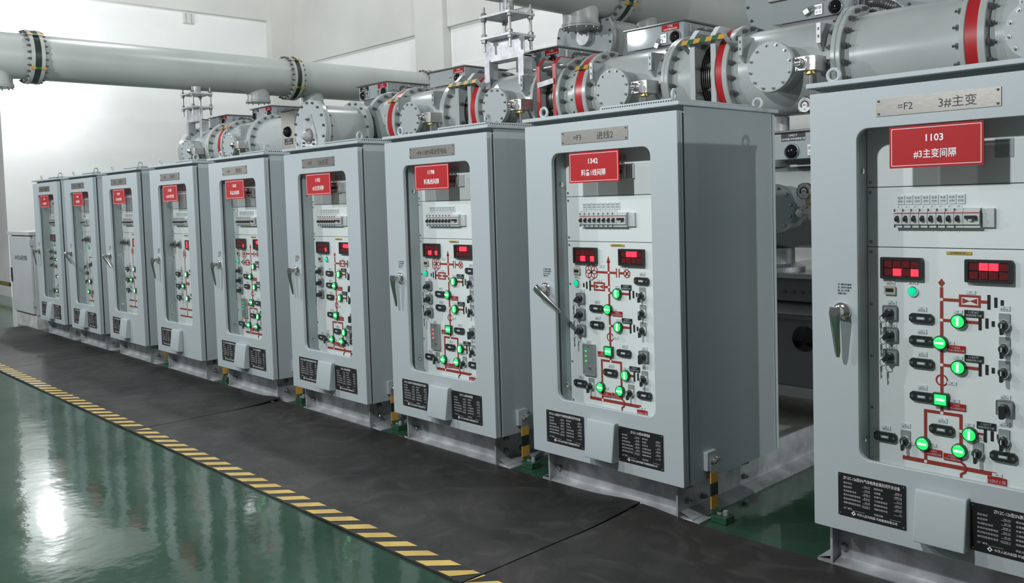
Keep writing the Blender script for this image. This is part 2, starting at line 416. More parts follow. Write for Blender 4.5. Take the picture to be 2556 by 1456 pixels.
# shared small items, origin on the panel face, facing -y
def it_lamp(vert):
    def f():
        return MB().lathe((0, 0, 0), (0, -1, 0), [(0, .027), (.008, .027), (.016, .0255), (.018, .0225), (.012, .022)], G_RIM, 24, caps=False)
    return f
def it_lens(vert, sq=False):
    def f():
        b = MB()
        if sq: b.box(-.021, .021, -.016, 0, -.019, .019, G_ON)
        else: b.lathe((0, 0, 0), (0, -1, 0), [(0, .0223), (.014, .0223), (.0175, .018), (.0185, 0)], G_ON, 24, caps=False)
        y = -.0192
        if vert: b.box(-.0030, .0030, y-.0015, y+.004, -.0145, -.0012, G_BAR).box(-.0030, .0030, y-.0015, y+.004, .0012, .0145, G_BAR)
        else: b.box(-.0145, -.0012, y-.0015, y+.004, -.0030, .0030, G_BAR).box(.0012, .0145, y-.0015, y+.004, -.0030, .0030, G_BAR)
        return b
    return f
def it_sqframe(): return MB().ring(rrect(-.026, .026, -.0245, .0245, .002, 2), rrect(-.0213, .0213, -.0193, .0193, .001, 2), 'y', -.018, 0, G_RIM)
def it_btnrim(): return MB().lathe((0, 0, 0), (0, -1, 0), [(0, .020), (.006, .020), (.010, .017), (.006, .0155)], CHROME, 20, caps=False)
def it_btn(): return MB().lathe((0, 0, 0), (0, -1, 0), [(0, .0158), (.010, .0158), (.016, .011), (.0175, 0)], G_BTN, 20, caps=False)
def it_swplate(): return MB().prism(rrect(-.0175, .0175, -.021, .042, .002, 2), 'y', -.004, 0, LGREY).lathe((0, -.004, 0), (0, -1, 0), [(0, .0195), (.008, .0195), (.011, .017), (.011, .0135)], CHROME, 24)
def it_swknob():
    b = MB().lathe((0, -.012, 0), (0, -1, 0), [(0, .0135), (.012, .0125), (.014, .011)], BLACK, 20)
    b.prism(rrect(-.0055, .0055, -.030, .013, .004, 3), 'y', -.036, -.024, BLACK)
    return b.box(-.0016, .0016, -.0366, -.0358, -.006, .010, TXTW)
def it_kplate(): return MB().prism(rrect(-.026, .026, -.026, .026, .003, 2), 'y', -.010, 0, LGREY).ring(rrect(-.027, .027, -.027, .027, .004, 2), rrect(-.0245, .0245, -.0245, .0245, .003, 2), 'y', -.013, 0, KGREY)
def it_kknob():
    b = MB().lathe((0, -.010, 0), (0, -1, 0), [(0, .0165), (.011, .0155), (.014, .011)], BLACK, 20)
    return b.obox((-.004, -.034, -.004), (.010, 0, .010), (0, .010, 0), (.005, 0, -.005), BLACK)
def it_key():
    b = MB().torus((-.016, -.036, -.022), (0.3, 1, 0), .013, .0015, CHROME, 18, 5)
    b.box(-.026, -.018, -.038, -.0355, -.058, -.036, CHROME)
    b.box(-.0245, -.0205, -.038, -.0355, -.085, -.058, CHROME); b.box(-.0205, -.0175, -.038, -.0355, -.078, -.072, CHROME)
    return b
def it_bigknob():
    b = MB().lathe((0, -.010, .0), (0, -1, 0), [(0, .016), (.018, .015), (.02, .012)], BLACK, 20)
    return b.prism(rrect(-.009, .009, -.034, .012, .006, 3), 'y', -.042, -.026, BLACK)
def it_socket():
    p = [(-.043, -.009), (-.034, -.0175), (.034, -.0175), (.043, -.009), (.043, .009), (.034, .0175), (-.034, .0175), (-.043, .009)]
    b = MB().prism(p, 'y', -.012, 0, BLACK)
    for u in (-.034, .034): b.lathe((u, -.012, 0), (0, -1, 0), [(0, .006), (.002, .006)], DBOLT, 8)
    return b
def it_socketwin(): return MB().box(-.015, .015, -.0135, -.011, -.0055, .0055, LGREY).box(-.011, .011, -.014, -.0134, -.002, .003, LABEL)
def it_annframe():
    b = MB().ring(rrect(-.077, .077, -.041, .041, .004, 2), rrect(-.066, .066, -.031, .031, .002, 2), 'y', -.018, 0, BLACK)
    return b.box(-.066, .066, -.004, 0, -.031, .031, BLACK)
def it_cell(m): return lambda: MB().box(-.0140, .0140, -.012, -.004, -.0130, .0130, m)
def it_counter(): return MB().prism(rrect(-.021, .021, -.016, .016, .002, 2), 'y', -.010, 0, BEIGE).box(-.015, .015, -.0108, -.0098, -.006, .008, BLACK)
def it_ctrl(led):
    def f():
        b = MB().prism(rrect(-.039, .039, -.079, .079, .002, 2), 'y', -.012, 0, KGREY)
        b.ring(rrect(-.040, .040, -.080, .080, .002, 2), rrect(-.036, .036, -.075, .075, .002, 2), 'y', -.015, 0, LGREY)
        b.text('SF6', .010, (0, -.0125, .064), RX, UZ, TXTK); b.text('LED', .007, (.0, -.0125, -.018), RX, UZ, TXTK)
        b.lathe((.008, -.012, -.040), (0, -1, 0), [(0, .008), (.006, .008), (.008, .005)], CHROME, 12)
        return b
    return f
def it_led(m): return lambda: MB().lathe((0, 0, 0), (0, -1, 0), [(0, .005), (.003, .005), (.005, .003)], m, 10)
def it_label(t):
    def f():
        b = MB().box(-.017, .017, -.002, 0, -.0085, .0085, LABEL)
        b.text(t, .0065, (0, -.0023, .003), RX, UZ, TXTK); b.text('\u6307\u793a\u5f00\u5173', .0062, (0, -.0023, -.0035), RX, UZ, TXTK, bold=.01)
        return b
    return f
def it_small(): return MB().box(-.016, .016, -.002, 0, -.006, .006, LABEL).text('QF', .008, (0, -.0023, 0), RX, UZ, TXTK)

def mcb_mesh():
    b = MB().box(-.0145, .0145, -.030, 0, -.024, .024, MCBW)
    b.box(-.0145, .0145, -.022, 0, -.036, .034, MCBW)
    return b.box(-.0142, .0142, -.0308, -.0300, .016, .019, REDP).box(-.0147, -.0140, -.0302, 0, -.036, .034, KGREY)
def mcb_lever(): return MB().obox((-.002, -.036, -.002), (.0045, 0, 0), (0, .008, .005), (0, -.0035, .006), BLACK)
def mcb2_mesh():
    b = MB().box(-.027, .027, -.030, 0, -.024, .024, MCBW).box(-.027, .027, -.022, 0, -.036, .034, MCBW)
    return b.box(-.027, .027, -.0308, -.0300, .016, .019, REDP)
def mcb2_lever(): return MB().box(-.018, .018, -.044, -.030, -.004, .008, BLACK).box(-.006, .006, -.042, -.03, -.010, -.004, LABEL)
def mcb_labels(): return MB().box(-.013, .013, -.0235, -.021, .036, .046, LABEL).text('ZK', .007, (0, -.0237, .041), RX, UZ, TXTK).box(-.0135, .0135, -.004, 0, .050, .084, LABEL).text('\u7535\u6e90', .010, (0, -.0043, .074), RX, UZ, TXTK).text('\u63a7\u5236', .010, (0, -.0043, .061), RX, UZ, TXTK)

def mimic_lines(kind, dz):
    """red single-line diagram printed on the panel (v = vertical, h = horizontal)"""
    b = MB(); y0, y1 = PY-.0016, PY
    w = .0055
    def v(u, z0, z1, m=MRED, ww=w): b.box(u-ww, u+ww, y0, y1, z0+dz, z1+dz, m)
    def h(u0, u1, z, m=MRED, ww=w): b.box(u0, u1, y0+.0001, y1, z-ww+dz, z+ww+dz, m)
    def ringc(u, z, r, t=.004): b.ring(circ(u, z+dz, r), circ(u, z+dz, r-t), 'y', y0-.0002, y1, MRED)
    def dot(u, z): b.prism(circ(u, z+dz, .006, 12), 'y', y0-.0006, y1, TXTW)
    def gnd(u, z, s=1):
        v(u, z-.026, z+.026, BLACK, .005); v(u+.0225*s, z-.018, z+.018, BLACK, .005); v(u+.043*s, z-.010, z+.010, BLACK, .005)
    def arrester(u0, u1, z):
        for zz in (z-.018, z+.018): h(u0, u1, zz, ww=.004)
        v(u0+.004, z-.018, z+.018, ww=.004); v(u1-.004, z-.018, z+.018, ww=.004)
        c = (u0+u1)/2
        b.prism([(u0+.012, z-.010+dz), (c, z+dz), (u0+.012, z+.010+dz)], 'y', y0, y1, MRED)
        b.prism([(u1-.012, z-.010+dz), (u1-.012, z+.010+dz), (c, z+dz)], 'y', y0, y1, MRED)
    M = .445
    if kind in 'AB':
        o = 0 if kind == 'A' else -.010
        if kind == 'A':
            v(M, .693, 1.195); b.prism([(M-.012, 1.19+dz), (M, 1.222+dz), (M+.012, 1.19+dz)], 'y', y0, y1, MRED)
            h(.365, .495, 1.140); v(.495, 1.118, 1.162, ww=.003); v(.512, 1.118, 1.162, ww=.003); h(.515, .545, 1.140)
            ringc(.561, 1.139, .021); dot(M, 1.140)
            for s in (1, -1): b.obox((.561, PY-.0008, 1.139+dz), (.013, 0, .013*s), (0, .0008, 0), (.0022, 0, -.0022*s), MRED)
            for i in range(6): ringc(.331+.0215*math.cos(i*PI/3+.5), 1.139+.0215*math.sin(i*PI/3+.5), .0215, .0035)
            arrester(.345, .418, 1.067); h(.418, M, 1.067); h(.325, .345, 1.068); gnd(.320, 1.069, -1); dot(M, 1.067)
        else:
            v(M, .683, 1.15); b.prism([(M-.012, 1.166+dz), (M, 1.182+dz), (M+.012, 1.166+dz), (M, 1.15+dz)], 'y', y0, y1, MRED)
            arrester(.505, .578, 1.105); h(M, .505, 1.105); h(.578, .600, 1.105); gnd(.605, 1.105); dot(M, 1.105)
        for z in (1.039+o, .873+o):
            h(M, .576, z); gnd(.576, z); dot(M, z)
        ringc(M, .816+o, .022, .005)
        z = .694+o
        h(.381, .516, z, ww=.0055); dot(M, z)
        v(.386, .491, z); v(.511, .53, z); dot(.511, .637+o); h(.511, .593, .637+o); gnd(.593, .637+o)
        zb = .491
        h(.301, .630, zb, ww=.0075); dot(.386, zb)
        b.tube([(.511, PY-.0004, .53+dz), (.511, PY-.0004, .513+dz), (.524, PY-.0004, .503+dz), (.528, PY-.0004, .491+dz), (.524, PY-.0004, .479+dz), (.511, PY-.0004, .469+dz), (.511, PY-.0004, .445+dz)], .0048, MRED, 6)
    elif kind == 'C':
        v(.425, .53, 1.075)
        for i in range(4): ringc(.425, 1.105, .035 if i == 0 else .016, .0035) if i < 2 else ringc(.425+(.018 if i == 2 else -.018), 1.105, .016, .0035)
        ringc(.425, 1.135, .016, .0035); ringc(.425, 1.082, .016, .0035)
        for z in (.921, .700): h(.425, .50, z); h(.50, .57, z); gnd(.57, z); dot(.425, z)
        h(.265, .70, .594, ww=.007); h(.265, .70, .529, ww=.007); dot(.425, .594)
    else:
        h(.345, .60, 1.005, ww=.005); v(.35, .72, 1.005, ww=.004); v(.38, .50, .72); v(.56, .50, 1.005)
        h(.34, .56, .73, ww=.004); gnd(.43, .735)
        h(.27, .66, .510, ww=.007); dot(.38, .51)
    return b

def lit(kind, led):
    return {}
LAY = {
 'A': dict(lamps=[(.502, 1.038, 1), (.441, .956, 0), (.504, .872, 1), (.543, .636, 1), (.381, .556, 0), (.508, .554, 0)], sq=[(.441, .746)], btn=[(.231, 1.077)], cnt=[(.237, 1.139)],
   keys=[(.259, 1.001), (.259, .919), (.260, .836)], socks=[(.364, .956), (.366, .873), (.655, 1.108), (.536, .746), (.447, .638), (.243, .558), (.657, .553)],
   sw=[(.655, 1.036), (.656, .951), (.655, .867), (.658, .630), (.314, .551), (.572, .552)], big=[(.659, .743)],
   ktag=[(.556, 1.0715), (.556, .9065), (.597, .6725)], rtag=[(.496, .937), (.394, .725), (.413, .522), (.481, .524)], bus=(.638, .462),
   ann=[(.300, 1.222, (5, 7)), (.599, 1.220, (1, 2))], small=[(.48, .816), (.40, 1.171), (.555, 1.169), (.384, 1.098)]),
 'B': dict(lamps=[(.506, 1.030, 1), (.443, .946, 0), (.506, .862, 1), (.544, .622, 1), (.380, .559, 0), (.508, .556, 0)], sq=[(.445, .736)], btn=[(.343, 1.129)], cnt=[(.259, 1.129)],
   keys=[(.259, 1.044), (.260, .960), (.259, .876)], socks=[(.375, 1.031), (.375, .947), (.376, .862), (.376, .736), (.446, .623), (.238, .560), (.654, .562)],
   sw=[(.656, 1.027), (.656, .944), (.655, .860), (.655, .617), (.313, .555), (.570, .556)], big=[(.658, .736)],
   ktag=[(.556, 1.060), (.556, .8975), (.597, .661)], rtag=[(.496, .9275), (.497, .7145), (.414, .530), (.482, .524)], bus=(.632, .468),
   ann=[(.304, 1.215, (5, 7)), (.607, 1.215, (1, 2))], small=[(.48, .800), (.49, .736), (.545, 1.137), (.33, .55)]),
 'C': dict(lamps=[(.466, .921, 1), (.389, .810, 0), (.466, .700, 1)], sq=[], btn=[], cnt=[], keys=[(.222, 1.195), (.338, 1.193)], socks=[(.268, .921), (.265, .809), (.266, .702)],
   sw=[(.340, .920), (.336, .808), (.338, .702)], big=[], ktag=[(.545, .955), (.545, .735)], rtag=[(.468, .836)], bus=None, ann=[(.560, 1.195, (0, 4))], small=[]),
 'D': dict(lamps=[(.372, .735, 1), (.312, .612, 0)], sq=[], btn=[(.372, 1.117)], cnt=[], keys=[(.275, 1.205), (.345, 1.215), (.410, 1.21)], socks=[(.270, .824), (.440, .612)],
   sw=[(.290, .735), (.440, .735), (.270, .900)], big=[(.455, .930)], ktag=[], rtag=[(.375, .568)], bus=None, ann=[], small=[]),
}
ZH = '\u95f4\u9694'
CABS = {
 2: ('=F2', '3#\u4e3b\u53d8', '1103', '#3\u4e3b\u53d8\u95f4\u9694', 'B', 0, None, 'grey control cabinet with red 1103 sign, cut by the frame edge'),
 3: ('=F3', '\u8fdb\u7ebf2', '1342', '\u6599\u59071\u7ebf\u95f4\u9694', 'A', 52, 'g', 'grey control cabinet with red 1342 sign and half-turned handle'),
 4: ('=F4 110KV\u79b9\u9f99\u53d8\u7535\u7ad9', '', '1198', '\u6599\u79b9\u7ebf\u95f4\u9694', 'A', 0, 'r', 'grey control cabinet with red 1198 sign'),
 5: ('=F5', '2#\u4e3b\u53d8', '1102', '#2\u4e3b\u53d8\u95f4\u9694', 'B', 0, None, 'grey control cabinet with red 1102 sign'),
 6: ('=F6', '\u8fdb\u7ebf3', '1343', '\u6599\u59072\u7ebf\u95f4\u9694', 'A', 0, 'g', 'grey control cabinet with red 1343 sign'),
 7: ('=F7', '\u2161\u6bcdPT', '11200', '110kV\u2161\u6bcdPT\u95f4\u9694', 'C', 0, None, 'grey control cabinet with red 11200 sign and a single rating plate'),
 8: ('=F8', '\u2160\u6bcdPT', '11100', '110kV\u2160\u6bcdPT\u95f4\u9694', 'C', 50, None, 'grey control cabinet with red 11100 sign, third from the far end'),
 9: ('=F9', '\u6bcd\u8054', '1100', '\u6bcd\u8054\u95f4\u9694', 'D', 50, None, 'grey control cabinet second from the far end of the row'),
 10: ('=F10', '1#\u4e3b\u53d8', '1101', '#1\u4e3b\u53d8\u95f4\u9694', 'B', 0, None, 'grey control cabinet last in the row, beside the small pale cabinet'),
}

def body_mesh():
    b = MB(); o = rrect(0, CW, .19, 1.912, .001, 6); i = rrect(.17, .83, .44, 1.78, .02, 6)
    b.ring(o, i, 'y', .052, .145, SIDE)
    b.box(0, CW, .145, .800, .19, 1.912, SIDE)
    b.box(.01, CW-.01, .800, .806, .20, 1.90, GAP)
    b.box(0, CW, .806, .830, .195, 1.905, SIDE)
    b.ring(rrect(.012, CW-.012, .20, 1.88, .002, 6), rrect(.03, CW-.03, .22, 1.86, .002, 6), 'y', .040, .053, GAP)   # door seal
    return b
def roof_mesh(): return MB().box(-.013, .976, -.006, .842, 1.912, 1.931, CAB)
def vent_mesh():
    b = MB().box(.47, .905, .055, .76, 1.931, 1.952, CAB)
    for k in range(30): b.box(.482+k*.014, .489+k*.014, .0535, .056, 1.936, 1.945, BLACK)
    for k in range(40): b.box(.9045, .9065, .075+k*.017, .083+k*.017, 1.936, 1.945, BLACK)
    return b
def eye_mesh(ax):
    return lambda: MB().torus((0, 0, .034), ax, .024, .0075, CAB, 24, 8).lathe((0, 0, 0), 'z', [(0, .014), (.006, .014), (.008, .009), (.014, .008)], CAB, 14)
WIN = (.186, .808, .487, 1.742)
def door_mesh():
    b = MB(); b.ring(rrect(.0, CW, .19, 1.89, .006, 6), rrect(*WIN, .045, 6), 'y', 0, .022, CAB)
    b.ring(rrect(.0, CW, .19, 1.89, .006, 6), rrect(.02, CW-.02, .21, 1.87, .006, 6), 'y', .022, .040, CAB)
    return b
def glass_mesh(): return MB().prism(rrect(WIN[0]-.012, WIN[1]+.012, WIN[2]-.012, WIN[3]+.012, .045, 6), 'y', .0225, .0265, GLASS)
def hand_base(): return MB().lathe((0, 0, 0), (0, -1, 0), [(0, .036), (.010, .034), (.016, .026), (.018, .020), (.050, .018), (.060, .014)], CHROME, 28)
def hand_lever():
    b = MB(); pts = []
    sec = [(.022, .020, -.062), (.0, .023, -.064), (-.04, .019, -.062), (-.10, .015, -.052), (-.150, .012, -.044), (-.172, .007, -.042)]
    vs = []; n = 10
    for z, w, y in sec:
        for k in range(n):
            a = 2*PI*k/n; vs.append((w*math.cos(a), y + w*.55*math.sin(a), z))
    fs = [(j*n+k, j*n+(k+1) % n, (j+1)*n+(k+1) % n, (j+1)*n+k) for j in range(len(sec)-1) for k in range(n)]
    fs += [tuple(range(n)), tuple((len(sec)-1)*n+k for k in range(n))]
    return b.add(vs, fs, CHROME)
def sticker_mesh():
    b = MB()
    for k in range(4): b.text(('\u5f00: \u987a\u65f6\u9488\u65cb\u8f6c', '\u5173: \u9006\u65f6\u9488\u65cb\u8f6c', '\u9501: \u538b\u5165\u624b\u67c4', '\u94a5\u5319\u5f00\u542f')[k], .0085, (-.028, -.0008, .008-.0115*k), RX, UZ, TXTK, 'l', bold=.015)
    return b
def pocket_mesh():
    x0, x1 = .405, .582
    p = [(0, .235), (-.052, .240), (-.052, .262), (-.030, .418), (-.026, .428), (0, .428)]
    return MB().prism(p, 'x', x0, x1, CAB)
ROWS_L = [('\u989d\u5b9a\u7535\u538b', '126 kV'), ('\u989d\u5b9a\u9891\u7387', '50 Hz'), ('\u6bcd\u7ebf\u989d\u5b9a\u7535\u6d41', '2000 A'), ('\u96f7\u7535\u51b2\u51fb\u8010\u53d7\u7535\u538b', '550 kV'), ('\u989d\u5b9a\u77ed\u65f6\u8010\u53d7\u7535\u6d41', '40 kA'), ('\u8f85\u52a9\u56de\u8def\u989d\u5b9a\u7535\u538b', 'AC220 V')]
ROWS_R = [('\u989d\u5b9a\u7535\u6d41', '2000 A'), ('\u603b\u91cd\u91cf', '9000 kg'), ('\u5e74\u6f0f\u6c14\u7387', '0.5 %'), ('\u5de5\u9891\u8010\u53d7\u7535\u538b', '230 kV'), ('\u5cf0\u503c\u8010\u53d7\u7535\u6d41', '100 kA'), ('\u77ed\u8def\u6301\u7eed\u65f6\u95f4', '4 s')]
def rating_plate(x0, x1, z0, z1): 
    def f():
        b = MB().prism(rrect(x0, x1, z0, z1, .003, 2), 'y', -.003, 0, PLATE)
        for u in (x0+.008, x1-.008):
            for z in (z0+.008, z1-.008): b.lathe((u, -.003, z), (0, -1, 0), [(0, .0035), (.002, .0025)], CHROME, 8)
        return b
    return f
def rating_text(x0, x1, z0, z1, title):
    def f():
        b = MB(); y = -.0034; w = x1-x0
        b.text(title, .0155, ((x0+x1)/2, y, z1-.016), RX, UZ, TXTW, sx=.74)
        for i in range(6):
            z = z1-.036-i*.0155
            for k, rows in ((0, ROWS_L), (1, ROWS_R)):
                xa = x0 + .022 + k*w*.46; xb = xa + w*.40
                b.text(rows[i][0], .0085, (xa, y, z), RX, UZ, TXTG, 'l')
                b.text(rows[i][1], .0085, (xb, y, z), RX, UZ, TXTG, 'r')
                b.box(xb-.03, xb, y-.0002, y+.0002, z-.0058, z-.0050, TXTG)
        z = z1-.036-6.4*.0155
        b.text('\u51fa\u5382\u7f16\u53f7', .0085, (x0+.022, y, z), RX, UZ, TXTG, 'l'); b.box(x0+.055, x0+.105, y-.0002, y+.0002, z-.005, z-.0042, TXTG)
        b.text('\u5236\u9020\u65e5\u671f', .0085, (x0+.022+w*.46, y, z), RX, UZ, TXTG, 'l'); b.box(x1-.06, x1-.02, y-.0002, y+.0002, z-.005, z-.0042, TXTG)
        b.prism([(x0+w*.20, z0+.016), (x0+w*.235, z0+.007), (x0+w*.27, z0+.016), (x0+w*.235, z0+.025)], 'y', y, y+.0004, TXTW)
        b.prism([(x0+w*.22, z0+.016), (x0+w*.235, z0+.012), (x0+w*.25, z0+.016), (x0+w*.235, z0+.020)], 'y', y-.0004, y, PLATE)
        b.text('\u4e2d\u534e\u4eba\u6c11\u5171\u548c\u56fd\u00b7\u5e73\u9ad8\u96c6\u56e2\u6709\u9650\u516c\u53f8', .0115, (x0+w*.29, y, z0+.016), RX, UZ, TXTW, 'l', sx=.88)
        return b
    return f
def name_plate():
    b = MB().box(.262, .683, -.003, 0, 1.781, 1.845, STEEL)
    for u in (.272, .673):
        for z in (1.790, 1.836): b.lathe((u, -.003, z), (0, -1, 0), [(0, .005), (.003, .004)], CHROME, 10)
    return b

def panel_plate(z0, z1):
    def f():
        b = MB().box(.172, .828, PY, PY+.012, z0, z1, WHITE)
        for u in (.184, .816):
            n = 2 if z1-z0 < .4 else 5
            for k in range(n): m_bolt_on(b, u, z0+.018+(z1-z0-.036)*k/(n-1))
        return b
    return f

def cabinet(i):
    x0 = XS[i]; a, a2, num, bay, kind, turn, led, lab = CABS[i]
    t = thing('control_cabinet', lab, 'control cabinet', (x0, 0, 0), 'row of grey control cabinets')
    near = i <= 6
    place('body', shared('body', body_mesh), t)
    place('roof', shared('roof', roof_mesh), t, bevel=.003)
    if i != 2: place('roof_vent', shared('roof_vent', vent_mesh), t)
    else: MB().box(.45, .93, .10, .70, 1.931, 1.944, CAB).build('roof_plate', t, bevel=.004)
    for u, y, ax in ((.055, .09, 'y'), (.905, .06, (1, .25, 0)), (.905, .765, 'y'), (.055, .765, (1, .3, 0))):
        place('lifting_eye', shared(('lifting_eye', str(ax)), eye_mesh(ax)), t, loc=(u, y, 1.931))
    d = place('door', shared('door', door_mesh), t, bevel=.003)
    place('window_pane', shared('window_pane', glass_mesh), d)
    hx, hz_ = .125, 1.052
    hb = place('door_handle', shared('door_handle', hand_base), t, 'chrome lever handle', (hx, 0, hz_))
    lv = place('lever', shared('lever', hand_lever), hb); lv.rotation_euler = (0, -math.radians(turn), 0)
    place('recess_screw', shared('recess_screw', lambda: MB().lathe((.170, .085, 1.585), (1, 0, 0), [(0, .014), (.005, .013), (.008, .009)], CHROME, 14).lathe((.170, .085, .545), (1, 0, 0), [(0, .014), (.005, .013), (.008, .009)], CHROME, 14)), t)
    place('handle_sticker', shared('handle_sticker', sticker_mesh), d, loc=(hx+.01, 0, hz_+.095))
    n = place('nameplate', shared('nameplate', name_plate), t, 'brushed steel nameplate')
    b = MB()
    if a2:
        b.text(a, .036, (.368, -.0036, 1.811), RX, UZ, TXTK)
        MB().text(a2, .042, (.545, -.0036, 1.812), RX, UZ, TXTK).build('lettering', n)
    else: b.text(a, .036, (.473, -.0036, 1.811), RX, UZ, TXTK, sx=.82)
    b.build('lettering', n)
    sgn = place('red_sign', shared('red_sign', lambda: MB().box(.312, .630, -.006, -.0005, 1.5885, 1.737, RED)), t, 'red sign with white lettering')
    place('border_line', shared('border_line', lambda: MB().ring(rrect(.319, .623, 1.596, 1.730, .0005, 1), rrect(.321, .621, 1.598, 1.728, .0005, 1), 'y', -.0068, -.0058, TXTW)), sgn)
    MB().text(num, .034, (.470, -.0068, 1.692), RX, UZ, TXTW, bold=.02).build('lettering', sgn)
    MB().text(bay, .034, (.470, -.0068, 1.637), RX, UZ, TXTW, bold=.011, sx=.84 if len(bay) < 8 else .7).build('lettering', sgn)
    rp = place('rating_plate', shared('rating_plate', rating_plate(.102, .362, .254, .421)), t, 'black rating plate under the window, left of the pocket')
    place('lettering', shared('rating_text', rating_text(.102, .362, .254, .421, 'ZF12C-126\u578bSF6\u6c14\u4f53\u7edd\u7f18\u91d1\u5c5e\u5c01\u95ed\u5f00\u5173\u8bbe\u5907')), rp)
    if kind != 'C':
        rp = place('rating_plate', shared('rating_plate_b', rating_plate(.585, .850, .247, .415)), t, 'black rating plate under the window, right of the pocket')
        place('lettering', shared('rating_text_b', rating_text(.585, .850, .247, .415, 'ZF12C-126\u578bSF6\u65ad\u8def\u5668')), rp)
    place('document_pocket', shared('document_pocket', pocket_mesh), t, bevel=.004)
    # instrument panels
    place('upper_panel', shared('upper_panel', panel_plate(1.524, 1.775)), t)
    place('breaker_panel', shared('breaker_panel', panel_plate(1.295, 1.521)), t)
    mp = place('mimic_panel', shared('mimic_panel', panel_plate(.445, 1.292)), t)
    place('mimic_diagram', shared(('mimic_diagram', kind), lambda: mimic_lines(kind, 0)), mp, 'red single-line diagram')
    place('yellow_tag', shared('yellow_tag', lambda: MB().box(-.043, .043, -.0025, 0, -.0055, .0055, YELT).text('\u8bf7\u52ff\u968f\u610f\u64cd\u4f5c\u5c4f\u95e8', .0075, (0, -.003, 0), RX, UZ, TXTK)), t, loc=(.506 if kind in 'AB' else .48, Y0, 1.277))
    # breakers
    xs = [.300+k*.0305 for k in range(8)] if kind != 'D' else [.25+k*.0305 for k in range(3)]
    for u in xs:
        m = place('miniature_breaker', shared('miniature_breaker', mcb_mesh), t, loc=(u, PY, 1.405))
        place('toggle', shared('toggle', mcb_lever), m); place('label_strip', shared('label_strip', mcb_labels), m)
    ux = xs[-1] + .043
    m = place('double_pole_breaker', shared('double_pole_breaker', mcb2_mesh), t, loc=(ux, PY, 1.405)); place('toggle', shared('toggle_b', mcb2_lever), m)
    place('blank_cover', shared('blank_cover', lambda: MB().box(-.02, .02, -.012, 0, -.034, .032, MCBW)), t, loc=(ux+.049, PY, 1.405))
    if kind in 'AB' and i != 2:
        for k in range(3):
            m = place('miniature_breaker', shared('miniature_breaker', mcb_mesh), t, loc=(.505+k*.0305, PY, 1.637))
            place('toggle', shared('toggle', mcb_lever), m); place('label_strip', shared('label_strip', mcb_labels), m)
        place('blank_cover', shared('blank_cover', None), t, loc=(.605, PY, 1.637))
    elif i == 2: place('blank_cover', shared(('blank_cover', 'flat'), lambda: MB().box(-.03, .03, -.002, 0, -.033, .033, INNER)), t, loc=(.655, PY, 1.645))
    L = LAY[kind]
    for u, z, v in L['lamps']:
        m = place('indicator_lamp', shared('indicator_lamp', it_lamp(v)), t, 'lit green indicator lamp', (u, Y0, z)); place('lens', shared(('lens', v), it_lens(v)), m)
        place('label_strip', shared('label_small', it_small), t, loc=(u+.03 if not v else u-.005, Y0, z+.034 if v else z+.0))
    for u, z in L['sq']:
        m = place('breaker_position_lamp', shared('breaker_position_lamp', it_sqframe), t, 'lit square green lamp', (u, Y0, z)); place('lens', shared('lens_sq', it_lens(0, True)), m)
    for u, z in L['btn']:
        m = place('push_button', shared('push_button', it_btnrim), t, 'lit green push button', (u, Y0, z)); place('lens', shared('button_lens', it_btn), m)
        place('label_strip', shared(('label_strip', 'l'), it_label('1PL')), t, loc=(u, Y0, z+.035))
    for u, z in L['cnt']:
        place('operation_counter', shared('operation_counter', it_counter), t, loc=(u, Y0, z)); place('label_strip', shared(('label_strip', 'l'), None), t, loc=(u, Y0, z+.030))
    for u, z in L['keys']:
        m = place('key_switch', shared('key_switch', it_kplate), t, loc=(u, Y0, z))
        place('knob', shared('key_knob', it_kknob), m); place('key', shared('key', it_key), m)
        place('label_strip', shared(('label_strip', 'k'), it_label('1SK')), t, loc=(u+.005, Y0, z+.038))
    for u, z in L['socks']:
        m = place('test_socket', shared('test_socket', it_socket), t, loc=(u, Y0, z)); place('contact_window', shared('contact_window', it_socketwin), m)
        place('label_strip', shared(('label_strip', 's'), it_label('1LP')), t, loc=(u, Y0, z+.034))
    for u, z in L['sw']:
        m = place('rotary_switch', shared('rotary_switch', it_swplate), t, loc=(u, Y0, z)); place('knob', shared('switch_knob', it_swknob), m)
        if z != .572: place('label_strip', shared(('label_strip', 'w'), it_label('1SA')), t, loc=(u, Y0, z+.060))
    for u, z in L['big']:
        m = place('selector_switch', shared('selector_switch', it_kplate), t, loc=(u, Y0, z)); place('knob', shared('selector_knob', it_bigknob), m)
        place('label_strip', shared(('label_strip', 'w'), None), t, loc=(u, Y0, z+.038))
    for k, (u, z) in enumerate(L['ktag']):
        s_ = num + ('67', '77', '17')[k % 3]
        place('engraved_tag', MB().box(-.0315, .0315, -.003, 0, -.0125, .0125, PLATE).text(s_, .012, (0, -.0033, .0055), RX, UZ, TXTG).text('\u7ebf\u8def\u4fa7\u5730\u5200\u95f8', .009, (0, -.0033, -.0055), RX, UZ, TXTG).mesh('engraved_tag'), t, 'black engraved tag', (u, Y0, z))
    for k, (u, z) in enumerate(L['rtag']):
        s_ = num + ('6', '', '1', '2')[k % 4]
        place('engraved_tag', MB().box(-.031, .031, -.003, 0, -.0125, .0125, RED).text(s_, .012, (0, -.0033, .0055), RX, UZ, TXTG).text('110kV\u6bcd\u4fa7\u5200\u95f8', .009, (0, -.0033, -.0055), RX, UZ, TXTG).mesh('engraved_tag'), t, 'red engraved tag', (u, Y0, z))
    if L['bus']:
        u, z = L['bus']
        place('busbar_tag', shared('busbar_tag', lambda: MB().box(-.031, .031, -.003, 0, -.014, .014, RED).text('110kV I \u6bcd', .014, (0, -.0033, 0), RX, UZ, TXTG)), t, 'red busbar tag', (u, Y0, z))
        place('label_strip', shared('label_small', None), t, loc=(u, Y0, z+.022))
    for u, z in L['small']: place('label_strip', shared('label_small', None), t, loc=(u, Y0, z))
